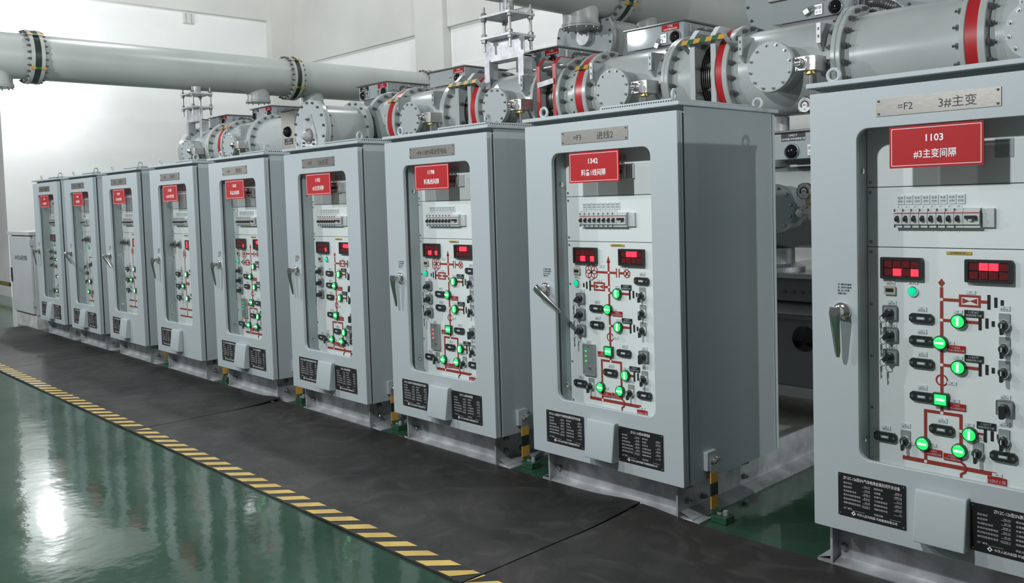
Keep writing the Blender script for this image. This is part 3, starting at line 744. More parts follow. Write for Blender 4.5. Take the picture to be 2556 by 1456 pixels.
    for u, z, on in L['ann']:
        m = place('annunciator', shared('annunciator', it_annframe), t, 'black framed panel of red windows, two lit', (u, Y0, z))
        ons = on if i in (2, 3, 4) or on[0] < 4 else (on[1],)
        for k in range(8):
            o_ = k in ons
            place('lit_window' if o_ else 'dark_window', shared('lit_window' if o_ else 'dark_window', it_cell(R_ON if o_ else R_OFF)), m, loc=(-.0495+.033*(k % 4), 0, .0155-.031*(k//4)))
    if led:
        m = place('monitor_module', shared(('monitor_module', led), it_ctrl(led)), t, 'grey module with three small lights', (.309, Y0, .689))
        for k in range(3): place('status_light', shared(('status_light', led), it_led(G_ON if led == 'g' else R_LED)), m, loc=(-.018, -.012, .043-.026*k))
        place('label_strip', shared(('label_strip', 'w'), None), t, loc=(.30, Y0, .781))
    return t
SIGN = {i: CABS[i][2] for i in CABS}
for i in range(2, 11): cabinet(i)

# cabinet bases, earthing straps
def base_skid(i):
    x0 = XS[i]; where = {9: 'cabinet second from the far end', 10: 'cabinet last in the row'}.get(i, 'cabinet with red %s sign' % SIGN[i])
    t = thing('base_frame', 'galvanised steel channel base under the ' + where, 'steel base', (x0, .08, 0), 'galvanised bases under the cabinets')
    def front():
        b = MB().box(.035, .855, .055, .060, 0, .190, GALV)
        b.box(.035, .855, 0, .060, 0, .012, GALV)
        b.add([(.035, .0, .012), (.855, .0, .012), (.855, .055, .030), (.035, .055, .030)], [(0, 1, 2, 3)], GALV)
        b.box(.035, .855, .0, .060, .176, .190, GALV)
        return b
    place('front_channel', shared('front_channel', front), t)
    def sidec(L, s):
        def f():
            b = MB(); xw = .855 if s > 0 else .025
            b.box(xw, xw+.010, 0, L, 0, .190, GALV)
            xf0, xf1 = (xw, xw+.075) if s > 0 else (xw-.065, xw+.010)
            b.box(xf0, xf1, .02, L, 0, .012, GALV)
            e = xf1 if s > 0 else xf0; w_ = xw+.010 if s > 0 else xw
            b.add([(w_, .02, .034), (w_, L, .034), (e, L, .012), (e, .02, .012)], [(0, 1, 2, 3)], GALV)
            return b
        return f
    L = 2.9 if i in (2, 3) else .75
    place('side_channel', shared(('side_channel', L, 1), sidec(L, 1)), t); place('side_channel', shared(('side_channel', L, -1), sidec(L, -1)), t)
    def sb(): return MB().lathe((0, 0, 0), (1, 0, 0), [(0, .018), (.004, .018)], BOLT, 14).hexb((.004, 0, 0), (1, 0, 0), .013, .018, BOLT).cyl((.020, 0, 0), (.032, 0, 0), .007, BOLT, 8)
    bolts(t, 'base_bolt', (), sb, [(x0+.865, .08+y, z) for y, z in ((.075, .075), (.20, .065), (.56, .15), (.56, .075), (.075, .15))])
    place('front_bolt', shared('front_bolt', lambda: MB().hexb((.06, .054, .075), (0, -1, 0), .014, .018, BOLT)), t)
    place('foot_plate', shared('foot_plate', lambda: MB().box(.865, .97, .015, .13, .0, .006, GALV)), t)
    if i >= 9 or i == 2: return
    s = thing('earthing_strap', 'yellow and black earthing strap at the right side of the ' + where, 'earthing strap', (x0+.985, .20, 0), 'earthing straps beside the cabinets')
    b = MB()
    for k, (z0, z1, m) in enumerate(((.055, .115, YEL), (.115, .175, DGRN), (.175, .225, YEL), (.225, .295, ALU))): b.box(-.003, .003, -.028, .028, z0, z1, m)
    b.add([(-.003, -.028, .055), (-.003, .028, .055), (.03, .028, .022), (.03, -.028, .022), (.003, -.028, .055), (.003, .028, .055), (.033, .028, .026), (.033, -.028, .026)], [(0, 1, 2, 3), (4, 7, 6, 5), (0, 3, 7, 4), (1, 5, 6, 2)], GREENP)
    place('strap_bar', b.mesh('strap_bar'), s)
    MB().box(-.026, -.003, -.045, .030, .235, .325, CAB).build('bracket', s, bevel=.003)
    b = MB()
    for y, z in ((-.01, .278), (.016, .285)): b.lathe((.003, y, z), (1, 0, 0), [(0, .015), (.004, .015)], CHROME, 14).hexb((.007, y, z), (1, 0, 0), .011, .014, CHROME)
    b.build('bolts', s)
    MB().box(.0, .085, -.035, .035, 0, .034, GREENP).build('floor_terminal', s, 'green painted terminal block', bevel=.003)
    b = MB()
    for x in (.028, .060): b.cyl((x, 0, .034), (x, 0, .044), .014, GALV, 12).hexb((x, 0, .044), 'z', .012, .014, GREENP if x < .05 else GALV)
    b.build('terminal_bolts', s)
for i in range(2, 11): base_skid(i)

# small pale cabinet at the far end
t = thing('terminal_cabinet', 'small pale grey terminal cabinet on a plinth at the far end of the row', 'cabinet', (-9.82, .06, 0))
MB().box(-.44, .50, .03, .46, 0, .185, PLINTH).build('plinth', t)
MB().box(-.49, .52, .03, .48, .185, 1.235, GALIGHT).build('body', t)
MB().box(-.51, .535, -.02, .50, 1.235, 1.285, GALIGHT).build('roof', t, bevel=.006)
d = MB().box(-.50, .485, .0, .028, .20, 1.222, GALIGHT).build('door', t, bevel=.004)
MB().prism(rrect(-.455, -.415, .595, .79, .018, 4), 'y', -.014, 0, BLACK).cyl((-.435, -.014, .68), (-.435, -.045, .68), .008, CHROME, 10).build('lock', d)
MB().text('110kV\u5ba4GIS\u901a\u98ce\u63a7\u5236\u7bb1', .075, (.02, -.001, .935), RX, UZ, TXTK, sx=.80).build('lettering', d)
for z in (.30, 1.10): MB().box(.488, .506, -.008, .03, z, z+.08, GALIGHT).build('hinge', d)

# ------------------------------------------------------------------ gas insulated busbar behind the cabinets
BY, BZ, BR, FR = 2.15, 2.305, 0.285, 0.345
def lx(b, x0, prof, m, n=56, y=BY, z=BZ): return b.lathe((x0, y, z), 'x', prof, m, n)
def ring_bolts(b, x, s, n=20, r=.318, m=DBOLT, y=BY, z=BZ, a0=.1, size=.0155):
    for k in range(n):
        a = a0 + 2*PI*k/n
        p = (x, y + r*math.cos(a), z + r*math.sin(a))
        b.hexb(p, (s, 0, 0), size, .024, m); b.cyl((x+s*.024, p[1], p[2]), (x+s*.040, p[1], p[2]), size*.5, m, 6)
def hexnut(ax, r, h, tip, m=DBOLT):
    a = Vector(ax); return MB().hexb((0, 0, 0), ax, r, h, m).cyl(a*h, a*tip, r*.5, m, 6)
def flange(name, parent, x0, x1, bolts_on=(), label=None, m=GIS, y=BY, z=BZ, r=FR, nb=20):
    b = MB().lathe((x0, y, z), 'x', [(0, r-.075), (0, r-.004), (.004, r), (x1-x0-.004, r), (x1-x0, r-.004), (x1-x0, r-.075)], m, 64, caps=False)
    o = b.build(name, parent, label, world=True)
    if bolts_on:
        for s in bolts_on:
            xx = x1 if s > 0 else x0
            bolts(o, 'flange_bolt', (s,), lambda: hexnut((s, 0, 0), .0155, .024, .040), [(xx, y + (r-.028)*math.cos(.1+2*PI*k/nb), z + (r-.028)*math.sin(.1+2*PI*k/nb)) for k in range(nb)])
    return o
def side_cover(parent, x, z=BZ-.018, y0=1.715, r=.155):
    b = MB().lathe((x, y0+.028, z), 'y', [(0, r-.012), (.006, r-.014), (.30, r-.014)], GIS, 48, caps=False)
    b.lathe((x, y0+.0, z), 'y', [(.024, r-.03), (.024, r), (.040, r), (.046, r-.014)], GIS, 48, caps=False)
    b.build('cover_neck', parent, world=True)
    c = MB().lathe((x, y0+.022, z), (0, -1, 0), [(0, r), (.018, r), (.022, r-.004)], COVP, 56).build('side_cover', parent, world=True)
    bolts(c, 'cover_bolt', (), lambda: MB().lathe((0, 0, 0), (0, -1, 0), [(0, .0115), (.003, .0115)], BOLT, 12).hexb((0, -.003, 0), (0, -1, 0), .0085, .010, CHROME),
          [(x + (r-.020)*math.cos(.18+2*PI*k/12), y0, z + (r-.020)*math.sin(.18+2*PI*k/12)) for k in range(12)])
def lug(parent, x, s=1):
    b = MB()
    p = [(1.80, 2.40), (1.80, 2.505), (1.825, 2.525), (2.02, 2.53), (1.93, 2.36), (1.84, 2.36)]
    b.prism(p, 'x', x-.008, x+.008, GIS); b.box(x-.008, x+.018, 1.795, 1.807, 2.40, 2.52, GIS)
    for z in (2.44, 2.485): b.box(x+.000, x+.010, 1.7935, 1.7955, z-.009, z+.009, BLACK)
    b.build('lifting_lug', parent, world=True)
def red_band(parent, x0, x1): 
    MB().lathe((x0, BY, BZ), 'x', [(0, .30), (0, FR-.006), (x1-x0, FR-.006), (x1-x0, .30)], REDP, 64, caps=False).build('insulator_band', parent, 'red painted insulator band', world=True)
def strap(parent, x0, x1, ang, r=FR+.012, w=.020, n=5, ends=.045):
    a = math.radians(ang); nrm = Vector((0, -math.cos(a), math.sin(a))); tg = Vector((0, math.sin(a), math.cos(a)))
    b = MB(); c = Vector((0, BY, BZ)) + nrm*r; L = (x1-x0)/n
    for k in range(n): b.obox(c + Vector((x0+L*(k+.5), 0, 0)), (L/2, 0, 0), tg*w, nrm*.002, GRN if k % 2 else YEL)
    for x, s in ((x0, -1), (x1, 1)):
        b.obox(c + Vector((x, 0, 0)) - nrm*ends*.5, (.002, 0, 0), tg*w, nrm*ends*.5, GALV)
    b.build('bonding_strap', parent, 'yellow and green bonding strap', world=True)
def tank(label, x0, x1, xc, band, nk=1, lugs=(), left=True, right=True):
    """switch tank from its red insulator band (x0) to the joint flange (x1) with a round side cover"""
    t = thing('disconnector_tank', label, 'switchgear tank', ((x0+x1)/2, BY, 0), 'disconnector tanks on the upper busbar')
    lx(MB(), x0, [(0, BR-.03), (.0, BR), (.04, BR), (.07, BR+.006), (x1-x0-.07, BR+.006), (x1-x0-.04, BR), (x1-x0, BR)], GIS).build('shell', t, world=True)
    if left: flange('flange', t, x0, x0+.040, (1,))
    if right: flange('flange', t, x1-.031, x1, (-1,))
    if xc is not None: side_cover(t, xc)
    if band: red_band(t, *band)
    for x in lugs: lug(t, x)
    return t
def duct(label, x0, x1, r=BR, fl=(1, 1), w=(.03, .03), bolts=True):
    t = thing('bus_duct', label, 'busbar duct', ((x0+x1)/2, BY, 0), 'grey bus ducts between the tanks')
    lx(MB(), x0, [(0, r-.02), (0, r), (x1-x0, r), (x1-x0, r-.02)], GIS).build('shell', t, world=True)
    if fl[0]: flange('flange', t, x0, x0+w[0], (1,))
    if fl[1]: flange('flange', t, x1-w[1], x1, (-1,))
    return t
def comp_joint(label, x0, x1, xa, xb, edge, pw=.04, straight=True):
    """expansion joint: two chamfered tie plates, bellows and tie rods between them"""
    t = thing('expansion_joint', label, 'expansion joint', ((x0+x1)/2, BY, 0), 'expansion joints with tie plates')
    pr = [(0, .262)]; n = 8; L = xb-xa
    for k in range(n):
        a = xa - x0 + L*k/n
        pr += [(a+L/n*.15, .250), (a+L/n*.35, .272), (a+L/n*.65, .272), (a+L/n*.85, .250)]
    pr += [(x1-x0, .262)]
    lx(MB(), x0, pr, BELLOW, 48).build('bellows', t, 'bright steel bellows', world=True)
    H = .325; c = .06
    def poly(h, c): return [(BY-h, BZ-h+c), (BY-h, BZ+h-c), (BY-h+c, BZ+h), (BY+h-c, BZ+h), (BY+h, BZ+h-c), (BY+h, BZ-h+c), (BY+h-c, BZ-h), (BY-h+c, BZ-h)]
    inner = [(BY + .255*math.cos(a), BZ + .255*math.sin(a)) for a in [PI*.875+.2 - 2*PI*k/8*1 for k in range(8)]]
    for px in (xa-pw, xb):
        b = MB().prism(poly(H, c), 'x', px, px+pw, GIS)
        if edge: b.ring(poly(H+.002, c+.001), poly(H-.004, c-.001), 'x', px-.001, px+pw+.001, REDP)
        b.build('tie_plate', t, 'tie plate with red painted edge' if edge else None, world=True)
    for sy, sz in ((-1, 1), (1, 1), (-1, -1), (1, -1)):
        y, z = BY+sy*.292, BZ+sz*.252; b = MB()
        b.cyl((xa-pw-.06, y, z), (xb+pw+.06, y, z), .013, ALU, 12)
        for x, s in ((xa-pw, -1), (xa, 1), (xb, -1), (xb+pw, 1)): b.hexb((x, y, z), (s, 0, 0), .024, .022, BOLT)
        b.build('tie_rod', t, world=True)
    for s, x in ((1, xa), (-1, xb)):
        bolts(t, 'plate_bolt', (s,), lambda: hexnut((s, 0, 0), .0155, .024, .040), [(x, BY+.315*math.cos(.3+2*PI*k/12), BZ+.315*math.sin(.3+2*PI*k/12)) for k in range(12)])
    return t
W_ = lambda i: {9: 'the second cabinet from the far end'}.get(i, 'the cabinet with red %s sign' % SIGN[i])

# bay of the nearest cabinet
k = duct('long grey bus duct above the nearest cabinet, ending in a red banded flange', .801, 1.522, fl=(1, 1), w=(.031, .029))
red_band(k, 1.522, 1.585); strap(k, 1.487, 1.618, 62, n=3)
tank('switch tank at the right frame edge with part of a bolted round cover', 1.585, 2.9, 1.90, None, lugs=(1.80,), right=False)
# bay of 1342
k = tank('switch tank with bolted round cover between the 1342 and 1103 cabinets', .018, .800, .425, (-.034, .018), lugs=(.165, .70))
flange('flange', k, -.037, -.034+.0005)
k = comp_joint('grey plated expansion joint above the cabinet with red 1342 sign', -.27, -.03, -.199, -.073, False)
strap(k, -.275, .06, 33, r=.432, n=7, ends=.10)
duct('short bus duct left of the grey plated expansion joint', -.445, -.245, r=.292, fl=(1, 0), w=(.032, .03))
# bay of 1198
k = tank('switch tank with bolted round cover above the left part of the 1342 cabinet', -1.217, -.445, -.84, (-1.285, -1.217), lugs=(-1.11, -.56))
strap(k, -1.315, -1.185, 35, n=3)
k = duct('short bus duct with red banded end right of the bellows joint', -1.490, -1.285, fl=(1, 1), w=(.034, .026))
k = comp_joint('expansion joint with red edged tie plates and shiny bellows', -1.75, -1.49, -1.672, -1.53, True, pw=.034)
b = MB()
for z in (2.43,): b.obox((-1.60, 1.815, z), (.088, 0, .010), (0, .004, 0), (-.003, 0, .020), GALV)
b.build('scale_plate', k, 'silver travel scale plate', world=True)
# bay of 1102
k = tank('switch tank with bolted round cover carrying the galvanised pipe stand', -2.453, -1.745, -2.10, (-2.514, -2.453), lugs=(-1.86,))
k = comp_joint('grey plated expansion joint above the cabinet with red 1198 sign', -2.80, -2.514, -2.682, -2.562, False, pw=.045)
strap(k, -2.77, -2.40, 33, r=.432, n=7, ends=.10)
duct('short bus duct left of the second grey plated joint', -2.912, -2.76, r=.292, fl=(1, 0), w=(.03, .03))
k = tank('switch tank with bolted round cover left of the second grey plated joint', -3.67, -2.912, -3.265, (-3.746, -3.67), lugs=(-3.56, -3.02))
strap(k, -3.78, -3.63, 35, n=3)
duct('bus duct right of the round voltage transformer drum', -4.127, -3.746, fl=(1, 1), w=(.06, .035))
duct('narrow bus duct behind the round voltage transformer drum', -5.30, -4.127, r=.25, fl=(0, 0))
# far bays
duct('long plain bus duct left of the stainless drive box', -6.64, -5.30, fl=(1, 0), w=(.055, .03))
k = tank('far switch tank with bolted round cover and red band', -7.38, -6.64, -6.96, (-7.46, -7.38), lugs=(-6.80,))
strap(k, -7.50, -7.34, 42, n=3)
duct('far bus duct left of the red banded tank', -7.80, -7.46, fl=(1, 1), w=(.055, .03))
k = tank('last switch tank at the far end of the busbar', -8.56, -7.80, -8.19, None)
flange('end_flange', k, -8.69, -8.56, (-1,))
MB().lathe((-8.72, BY, BZ), 'x', [(0, .30), (.03, .31), (.13, .31)], GIS, 48).build('end_cap', k, world=True)

# voltage transformer drum in front of the busbar
t = thing('voltage_transformer', 'round drum tank with a bolted end plate facing the aisle', 'voltage transformer', (-4.22, 1.5, 0))
vx, vz = -4.22, 2.245
MB().lathe((vx, 1.24, vz), 'y', [(0, .245), (.53, .245), (.545, .20), (.56, .15), (.66, .15)], GIS, 56, caps=False).build('shell', t, world=True)
c = MB().lathe((vx, 1.265, vz), (0, -1, 0), [(0, .285), (.026, .285), (.030, .281)], COVP, 56).build('end_plate', t, world=True)
MB().lathe((vx, 1.268, vz), 'y', [(0, .2), (0, .285), (.030, .285), (.030, .24)], GIS, 56, caps=False).build('flange', t, world=True)
ring16 = [(.262*math.cos(2*PI*q/16+.1), .262*math.sin(2*PI*q/16+.1)) for q in range(16)]
bolts(t, 'flange_bolt', ('front',), lambda: hexnut((0, -1, 0), .013, .016, .022), [(vx+u, 1.235, vz+w) for u, w in ring16])
bolts(t, 'flange_bolt', ('back',), lambda: hexnut((0, 1, 0), .013, .022, .034), [(vx+u, 1.298, vz+w) for u, w in ring16])
pl = MB().prism([(vx-.12, vz-.19), (vx+.13, vz-.19), (vx+.13, vz-.06), (vx+.045, vz+.15), (vx-.05, vz+.15), (vx-.12, vz-.06)], 'y', 1.222, 1.236, GALVB).build('cover_plate', t, 'pale six sided cover plate', world=True)
b = MB().lathe((vx, 1.222, vz-.06), (0, -1, 0), [(0, .055), (.02, .05), (.05, .042), (.075, .025), (.08, 0)], GIS, 24, caps=False).ring([(p[0], p[1]) for p in circ(vx, vz-.06, .075)], circ(vx, vz-.06, .062), 'y', 1.214, 1.223, DBOLT)
b.build('dome', pl, world=True)
bolts(pl, 'plate_bolt', ('front',), lambda: hexnut((0, -1, 0), .012, .016, .022), [(vx+u, 1.222, vz+w) for u, w in ((-.015, .10), (.015, .10), (-.09, -.12), (-.09, -.155), (.09, -.10), (.09, -.14))])
MB().lathe((vx, 1.72, vz), 'y', [(0, .22), (0, .30), (.05, .30), (.05, .22)], GIS, 56, caps=False).build('rear_flange', t, world=True)
bolts(t, 'flange_bolt', ('front',), None, [(vx+u*1.05, 1.72, vz+w*1.05) for u, w in ring16])
# stainless drive box left of it
t = thing('drive_box', 'upright stainless steel drive box beside the round transformer drum', 'drive box', (-5.55, 1.75, 0))
MB().box(-5.70, -5.40, 1.75, 1.862, 1.95, 2.575, STEEL).build('body', t, world=True)
MB().box(-5.60, -5.50, 1.77, 1.85, 0, 1.95, GALV).build('mounting_post', t, world=True)
MB().box(-5.62, -5.48, 1.86, 1.90, 2.20, 2.42, DARKM).build('bracket', t, world=True)
MB().box(-5.73, -5.36, 1.72, 1.885, 2.575, 2.595, LID).build('lid', t, world=True)
MB().lathe((-5.555, 1.75, 2.345), (0, -1, 0), [(0, .060), (.01, .060), (.04, .045), (.055, .02), (.058, 0)], GLOSSK, 24, caps=False).build('sight_dome', t, 'black glossy dome', world=True)
MB().box(-5.635, -5.455, 1.746, 1.75, 2.205, 2.27, PLATE).text('112007', .026, (-5.545, 1.7455, 2.252), RX, UZ, TXTG).text('110kV\u2161\u6bcd\u5730\u5200\u95f8', .020, (-5.545, 1.7455, 2.222), RX, UZ, TXTG).build('tag', t, 'black tag with pale lettering', world=True)

# operating mechanism boxes standing on the tanks
def mech(label, x0, tags, kn, z0=2.655, h=.150, w=.54, d=.54, y0=2.30, plate=(), con=True, rails=((.02, .05), (.09, .12)), rz=.14):
    t = thing('mechanism_box', label, 'mechanism box', (x0+w/2, y0+d/2, z0), 'mechanism boxes on the busbar')
    x1, y1 = x0+w, y0+d
    MB().box(x0, x1, y0, y1, z0, z0+h, BOXP).build('body', t, bevel=.004, world=True)
    MB().box(x0-.022, x1+.015, y0-.022, y1+.02, z0+h, z0+h+.014, LID).build('lid', t, bevel=.003, world=True)
    for ra, rb in rails: MB().box(x0+.06, x1-.06, y0+ra, y0+rb, z0-rz, z0, DARKM).build('mounting_rail', t, world=True)
    for (u, m, s1, s2) in tags:
        MB().box(x0+u-.080, x0+u+.080, y0-.003, y0, z0+h-.052, z0+h-.006, RED if m == 'r' else PLATE).text(s1, .020, (x0+u, y0-.0035, z0+h-.018), RX, UZ, TXTW, bold=.01).text(s2, .0155, (x0+u, y0-.0035, z0+h-.040), RX, UZ, TXTW, bold=.01, sx=.9).build('tag', t, ('red' if m == 'r' else 'black') + ' tag with white lettering', world=True)
    for u in kn:
        k = MB().lathe((x0+u, y0, z0+.048), (0, -1, 0), [(0, .050), (.008, .050), (.010, .044)], DBOLT, 28).build('sight_window', t, world=True)
        MB().lathe((x0+u, y0-.008, z0+.048), (0, -1, 0), [(0, .044), (.014, .038), (.024, .022), (.028, 0)], GLOSSK, 28, caps=False).build('glass_dome', k, 'black glossy dome', world=True)
    for u in plate:
        p = MB().box(x0+u-.028, x0+u+.028, y0-.010, y0, z0+.015, z0+.085, ALU).build('lock_plate', t, bevel=.002, world=True)
        MB().text('\u95ed\u9501', .024, (x0+u, y0-.0105, z0+.062), RX, UZ, TXTK, bold=.01).text('\u5206 \u5408', .018, (x0+u, y0-.0105, z0+.034), RX, UZ, TXTK).build('lettering', p, world=True)
    for y in ([y0+.075, y0+.27, y0+.46] if w > .3 else [y0+.1]):
        l = MB().box(x1, x1+.012, y-.012, y+.012, z0+h-.075, z0+h-.012, CHROME).torus((x1+.012, y, z0+h-.088), 'x', .016, .003, CHROME, 16, 6).build('latch', t, 'chrome toggle latch', world=True)
    if con:
        y = y0+.20
        pts = [(x1, y, z0+.075), (x1+.06, y, z0+.078), (x1+.11, y+.03, z0+.070), (x1+.16, y+.09, z0+.045), (x1+.19, y+.16, z0+.0), (x1+.20, y+.22, z0-.06)]
        P = []
        for i in range(len(pts)-1):
            for q in range(10): P.append(Vector(pts[i]).lerp(Vector(pts[i+1]), q/10))
        MB().tube(P, .03, CONDUIT, 14, rf=lambda i: .034 if i % 2 else .029).lathe((x1, y, z0+.075), 'x', [(0, .046), (.03, .046), (.034, .038)], CONDUIT, 20).build('conduit', t, 'ribbed grey conduit', world=True)
    return t
KV = '110kV'
mech('mechanism box at the top edge, with open steel padlock and black dome', .113, [(.45, 'r', '13422', KV+'\u6599\u5907\u7ebf\u2161\u6bcd\u5200\u95f8')], (.455,), h=.155, plate=(.34,))
mech('mechanism box with red 11982 tag, its front bright with lamp glare', -1.160, [(.42, 'r', '11982', KV+'\u6599\u79b9\u7ebf\u2161\u6bcd\u5200\u95f8')], (.465,), h=.155, plate=(.36,))
mech('mechanism box with red 11022 tag behind the galvanised pipe stand', -2.435, [(.45, 'r', '11022', '#2\u4e3b\u53d8'+KV+'\u2161\u6bcd\u5200\u95f8')], (.46,), h=.145, plate=(.355,))
mech('mechanism box with red tag above the cabinet with red 1198 sign', -3.680, [(.45, 'r', '13432', KV+'\u6599\u5907\u7ebf\u2161\u6bcd\u5200\u95f8')], (.435,), h=.145, plate=(.335,))
mech('mechanism box with one black and one red tag, right of the drum', -4.945, [(.11, 'k', '112007', KV+'\u6bcd\u7ebf\u5730\u5200\u95f8'), (.445, 'r', '11201', KV+'PT\u5200\u95f8')], (.08, .475), h=.145, plate=(.175, .385))
mech('mechanism box with two black domes left of the stainless drive box', -7.45, [(.11, 'k', '111007', KV+'\u6bcd\u7ebf\u5730\u5200\u95f8'), (.455, 'r', '11101', KV+'PT\u5200\u95f8')], (.08, .475), h=.135, plate=(.175, .385))
mech('farthest mechanism box with a single red tag', -8.712, [(.45, 'r', '11012', KV+'\u6bcd\u8054\u5200\u95f8')], (.435,), h=.13, w=.565, plate=(.335,))

def padlock(label, p, swing):
    t = thing('padlock', label, 'padlock', p, 'steel padlocks')
    t.rotation_euler = (0, math.radians(swing), 0)
    MB().box(-.020, .020, -.009, .009, -.068, -.024, ALU).build('body', t, bevel=.004)
    MB().tube([(-.012, 0, -.026), (-.012, 0, -.006), (-.006, 0, .004), (.006, 0, .004), (.012, 0, -.006), (.012, 0, -.026)], .0035, CHROME, 8).build('shackle', t)
padlock('open steel padlock on the mechanism box at the top edge', (.42, 2.272, 2.72), 65)
padlock('steel padlock hanging under the red 11982 tag', (-.83, 2.272, 2.70), 25)
padlock('steel padlock low between the cabinets with red 1342 and 1103 signs', (.665, 1.796, 1.762), -35)

# gas valves with gauges
def gauge_mesh(p, parent, r=.050):
    g = MB().lathe(p, (0, -1, 0), [(0, r), (.028, r), (.034, r-.006), (.028, r-.009)], CHROME, 36).build('gauge_case', parent, 'chrome pressure gauge', world=True)
    y = p[1]-.0285; b = MB().prism(circ(p[0], p[2], r-.0085, 32), 'y', y, y+.001, LABEL)
    c = circ
    for a0, a1, m, ro, ri in ((-.6, 3.75, PLATE, r*.56, r*.36), (.7, 1.9, GRN, r*.70, r*.64), (-.5, .7, RED, r*.70, r*.64), (1.9, 3.4, GRN, r*.70, r*.64)):
        n = 20; o = [(p[0]+ro*math.cos(a0+(a1-a0)*i/n), p[2]+ro*math.sin(a0+(a1-a0)*i/n)) for i in range(n+1)] + [(p[0]+ri*math.cos(a1+(a0-a1)*i/n), p[2]+ri*math.sin(a1+(a0-a1)*i/n)) for i in range(n+1)]
        vs = [(u, y-.0006, z) for u, z in o]; N = 2*n+1
        b.add(vs, [(i, i+1, N-i-1, N-i) for i in range(n)], m)
    b.text('MPa', .012, (p[0], y-.0006, p[2]), RX, UZ, REDP, bold=.02); b.text('SF6', .011, (p[0], y-.0006, p[2]-.026), RX, UZ, TXTK); b.text('0.4 0.6 0.8', .008, (p[0], y-.0006, p[2]+.038), RX, UZ, TXTK)
    b.build('dial', g, 'white dial', world=True)
def valve(label, x, gauge=False, z=2.272, up=False, y=1.655):
    t = thing('gas_valve', label, 'gas valve', (x, y, z), 'silver gas valves beside the round covers')
    MB().box(x-.015, x+.080, y+.022, y+.16, z-.045, z+.045, ALU).build('valve_body', t, bevel=.003, world=True)
    MB().box(x+.01, x+.06, y+.16, y+.25, z-.03, z+.03, GIS).build('mount_stub', t, world=True)
    b = MB().box(x-.040, x+.035, y+.006, y+.024, z-.040, z+.040, ALU)
    b.lathe((x-.005, y+.008, z), (0, -1, 0), [(0, .030), (.010, .030), (.012, .026), (.028, .026)], CHROME, 24).hexb((x-.005, y-.018, z), (0, -1, 0), .026, .020, CHROME)
    for u in (-.032, .027):
        for w in (-.032, .032): b.hexb((x+u, y+.006, z+w), (0, -1, 0), .007, .008, BOLT)
    b.build('hex_cap', t, 'silver hexagon cap', world=True)
    s = 1 if up else -1
    MB().lathe((x+.030, y+.06, z+s*.045), (0, 0, s), [(0, .026), (.010, .026), (.012, .034), (.018, .034), (.022, .022)], BRASS, 24).build('brass_collar', t, world=True)
    L = .155 if gauge and not up else (.07 if up else .20)
    MB().cyl((x+.030, y+.06, z+s*.065), (x+.030, y+.06, z+s*(.065+L)), .011, CHROME, 14).build('pipe', t, world=True)
    if gauge:
        p = (x+.012, y+.045, z-.245) if not up else (x+.0, y+.045, z+.13)
        gauge_mesh(p, t)
valve('silver gas valve with a round gauge below it, between the 1342 and 1103 cabinets', .665, True)
valve('silver gas valve right of the round cover above the 1342 cabinet', -.575)
valve('silver gas valve above the right end of the 1198 cabinet', -1.825)
valve('silver gas valve right of the cover above the left end of the 1198 cabinet', -2.985)
valve('far silver gas valve beside the red banded tank', -6.70)
valve('farthest silver gas valve beside the last switch tank', -7.93)

# ------------------------------------------------------------------ lower equipment seen between the two nearest cabinets
t = thing('lower_bus_tank', 'lower horizontal tank with bolted cover seen between the two nearest cabinets', 'switchgear tank', (.9, BY, 1.41))
lx(MB(), -.6, [(0, .2), (0, .268), (3.2, .268), (3.2, .2)], GIS, z=1.41).build('shell', t, world=True)
side_cover(t, .425, z=1.41, r=.155)
valve('lower gas valve with a round gauge above it, between the nearest cabinets', .665, True, z=1.385, up=True)
t = mech('low mechanism box with black 134217 tag between the two nearest cabinets', .28, [(.245, 'k', '134217', KV+'\u6599\u59071\u5f00\u5173\u6bcd\u4fa7\u5730\u5200\u95f8')], (.235,), z0=1.715, h=.165, w=.48, d=.45, y0=1.81, plate=(.37,), con=False, rails=((.26, .30), (.38, .42)), rz=.025)
t = thing('support_pedestal', 'silver pedestal under the lower tank, above the dark housing', 'pedestal', (.20, 2.15, .985))
MB().cyl((.20, 2.15, 1.02), (.20, 2.15, 1.14), .125, GALVB, 32).build('pedestal_tube', t, world=True)
MB().lathe((.20, 2.15, .985), 'z', [(0, .19), (.03, .19), (.034, .17), (.05, .14)], GALVB, 36).build('base_flange', t, world=True)
t = thing('support_post', 'silver post between the lower tank and the upper tank', 'post', (.20, 2.15, 1.68))
MB().cyl((.20, 2.15, 1.68), (.20, 2.15, 2.012), .10, GALVB, 32).build('post_tube', t, world=True)

t = thing('breaker_tank', 'tall grey circuit breaker tank behind the lower tank, between the two nearest cabinets', 'breaker tank', (.85, 3.3, .985))
MB().cyl((.85, 3.3, .985), (.85, 3.3, 2.40), .62, DARKM, 40).build('shell', t, world=True)
MB().lathe((.85, 3.3, 2.40), 'z', [(0, .68), (.04, .68), (.045, .6), (.16, .3), (.18, 0)], GIS, 40).build('top_cover', t, world=True)
MB().lathe((.85, 3.3, .985), 'z', [(0, .68), (.04, .68), (.045, .62)], GIS, 40).build('base_flange', t, world=True)
t = thing('breaker_housing', 'dark circuit breaker housing low between the two nearest cabinets', 'breaker housing', (.55, 2.2, 0))
MB().box(.0, 1.25, 1.93, 2.6, .26, .70, DARKM).box(.0, 1.25, 1.90, 2.62, .192, .26, GIS).build('lower_case', t, bevel=.006, world=True)
MB().box(-.02, 1.27, 1.90, 2.62, .70, .722, LID).build('case_lid', t, world=True)
MB().box(.0, 1.2, 2.02, 2.5, .80, .955, DARKM).box(-.05, 1.6, 1.96, 3.95, .955, .985, GIS).build('upper_frame', t, world=True)
b = MB().prism([(1.95, .722), (2.45, .722), (2.45, .80), (2.10, .80), (2.0, .77)], 'x', .0, 1.2, ALU)
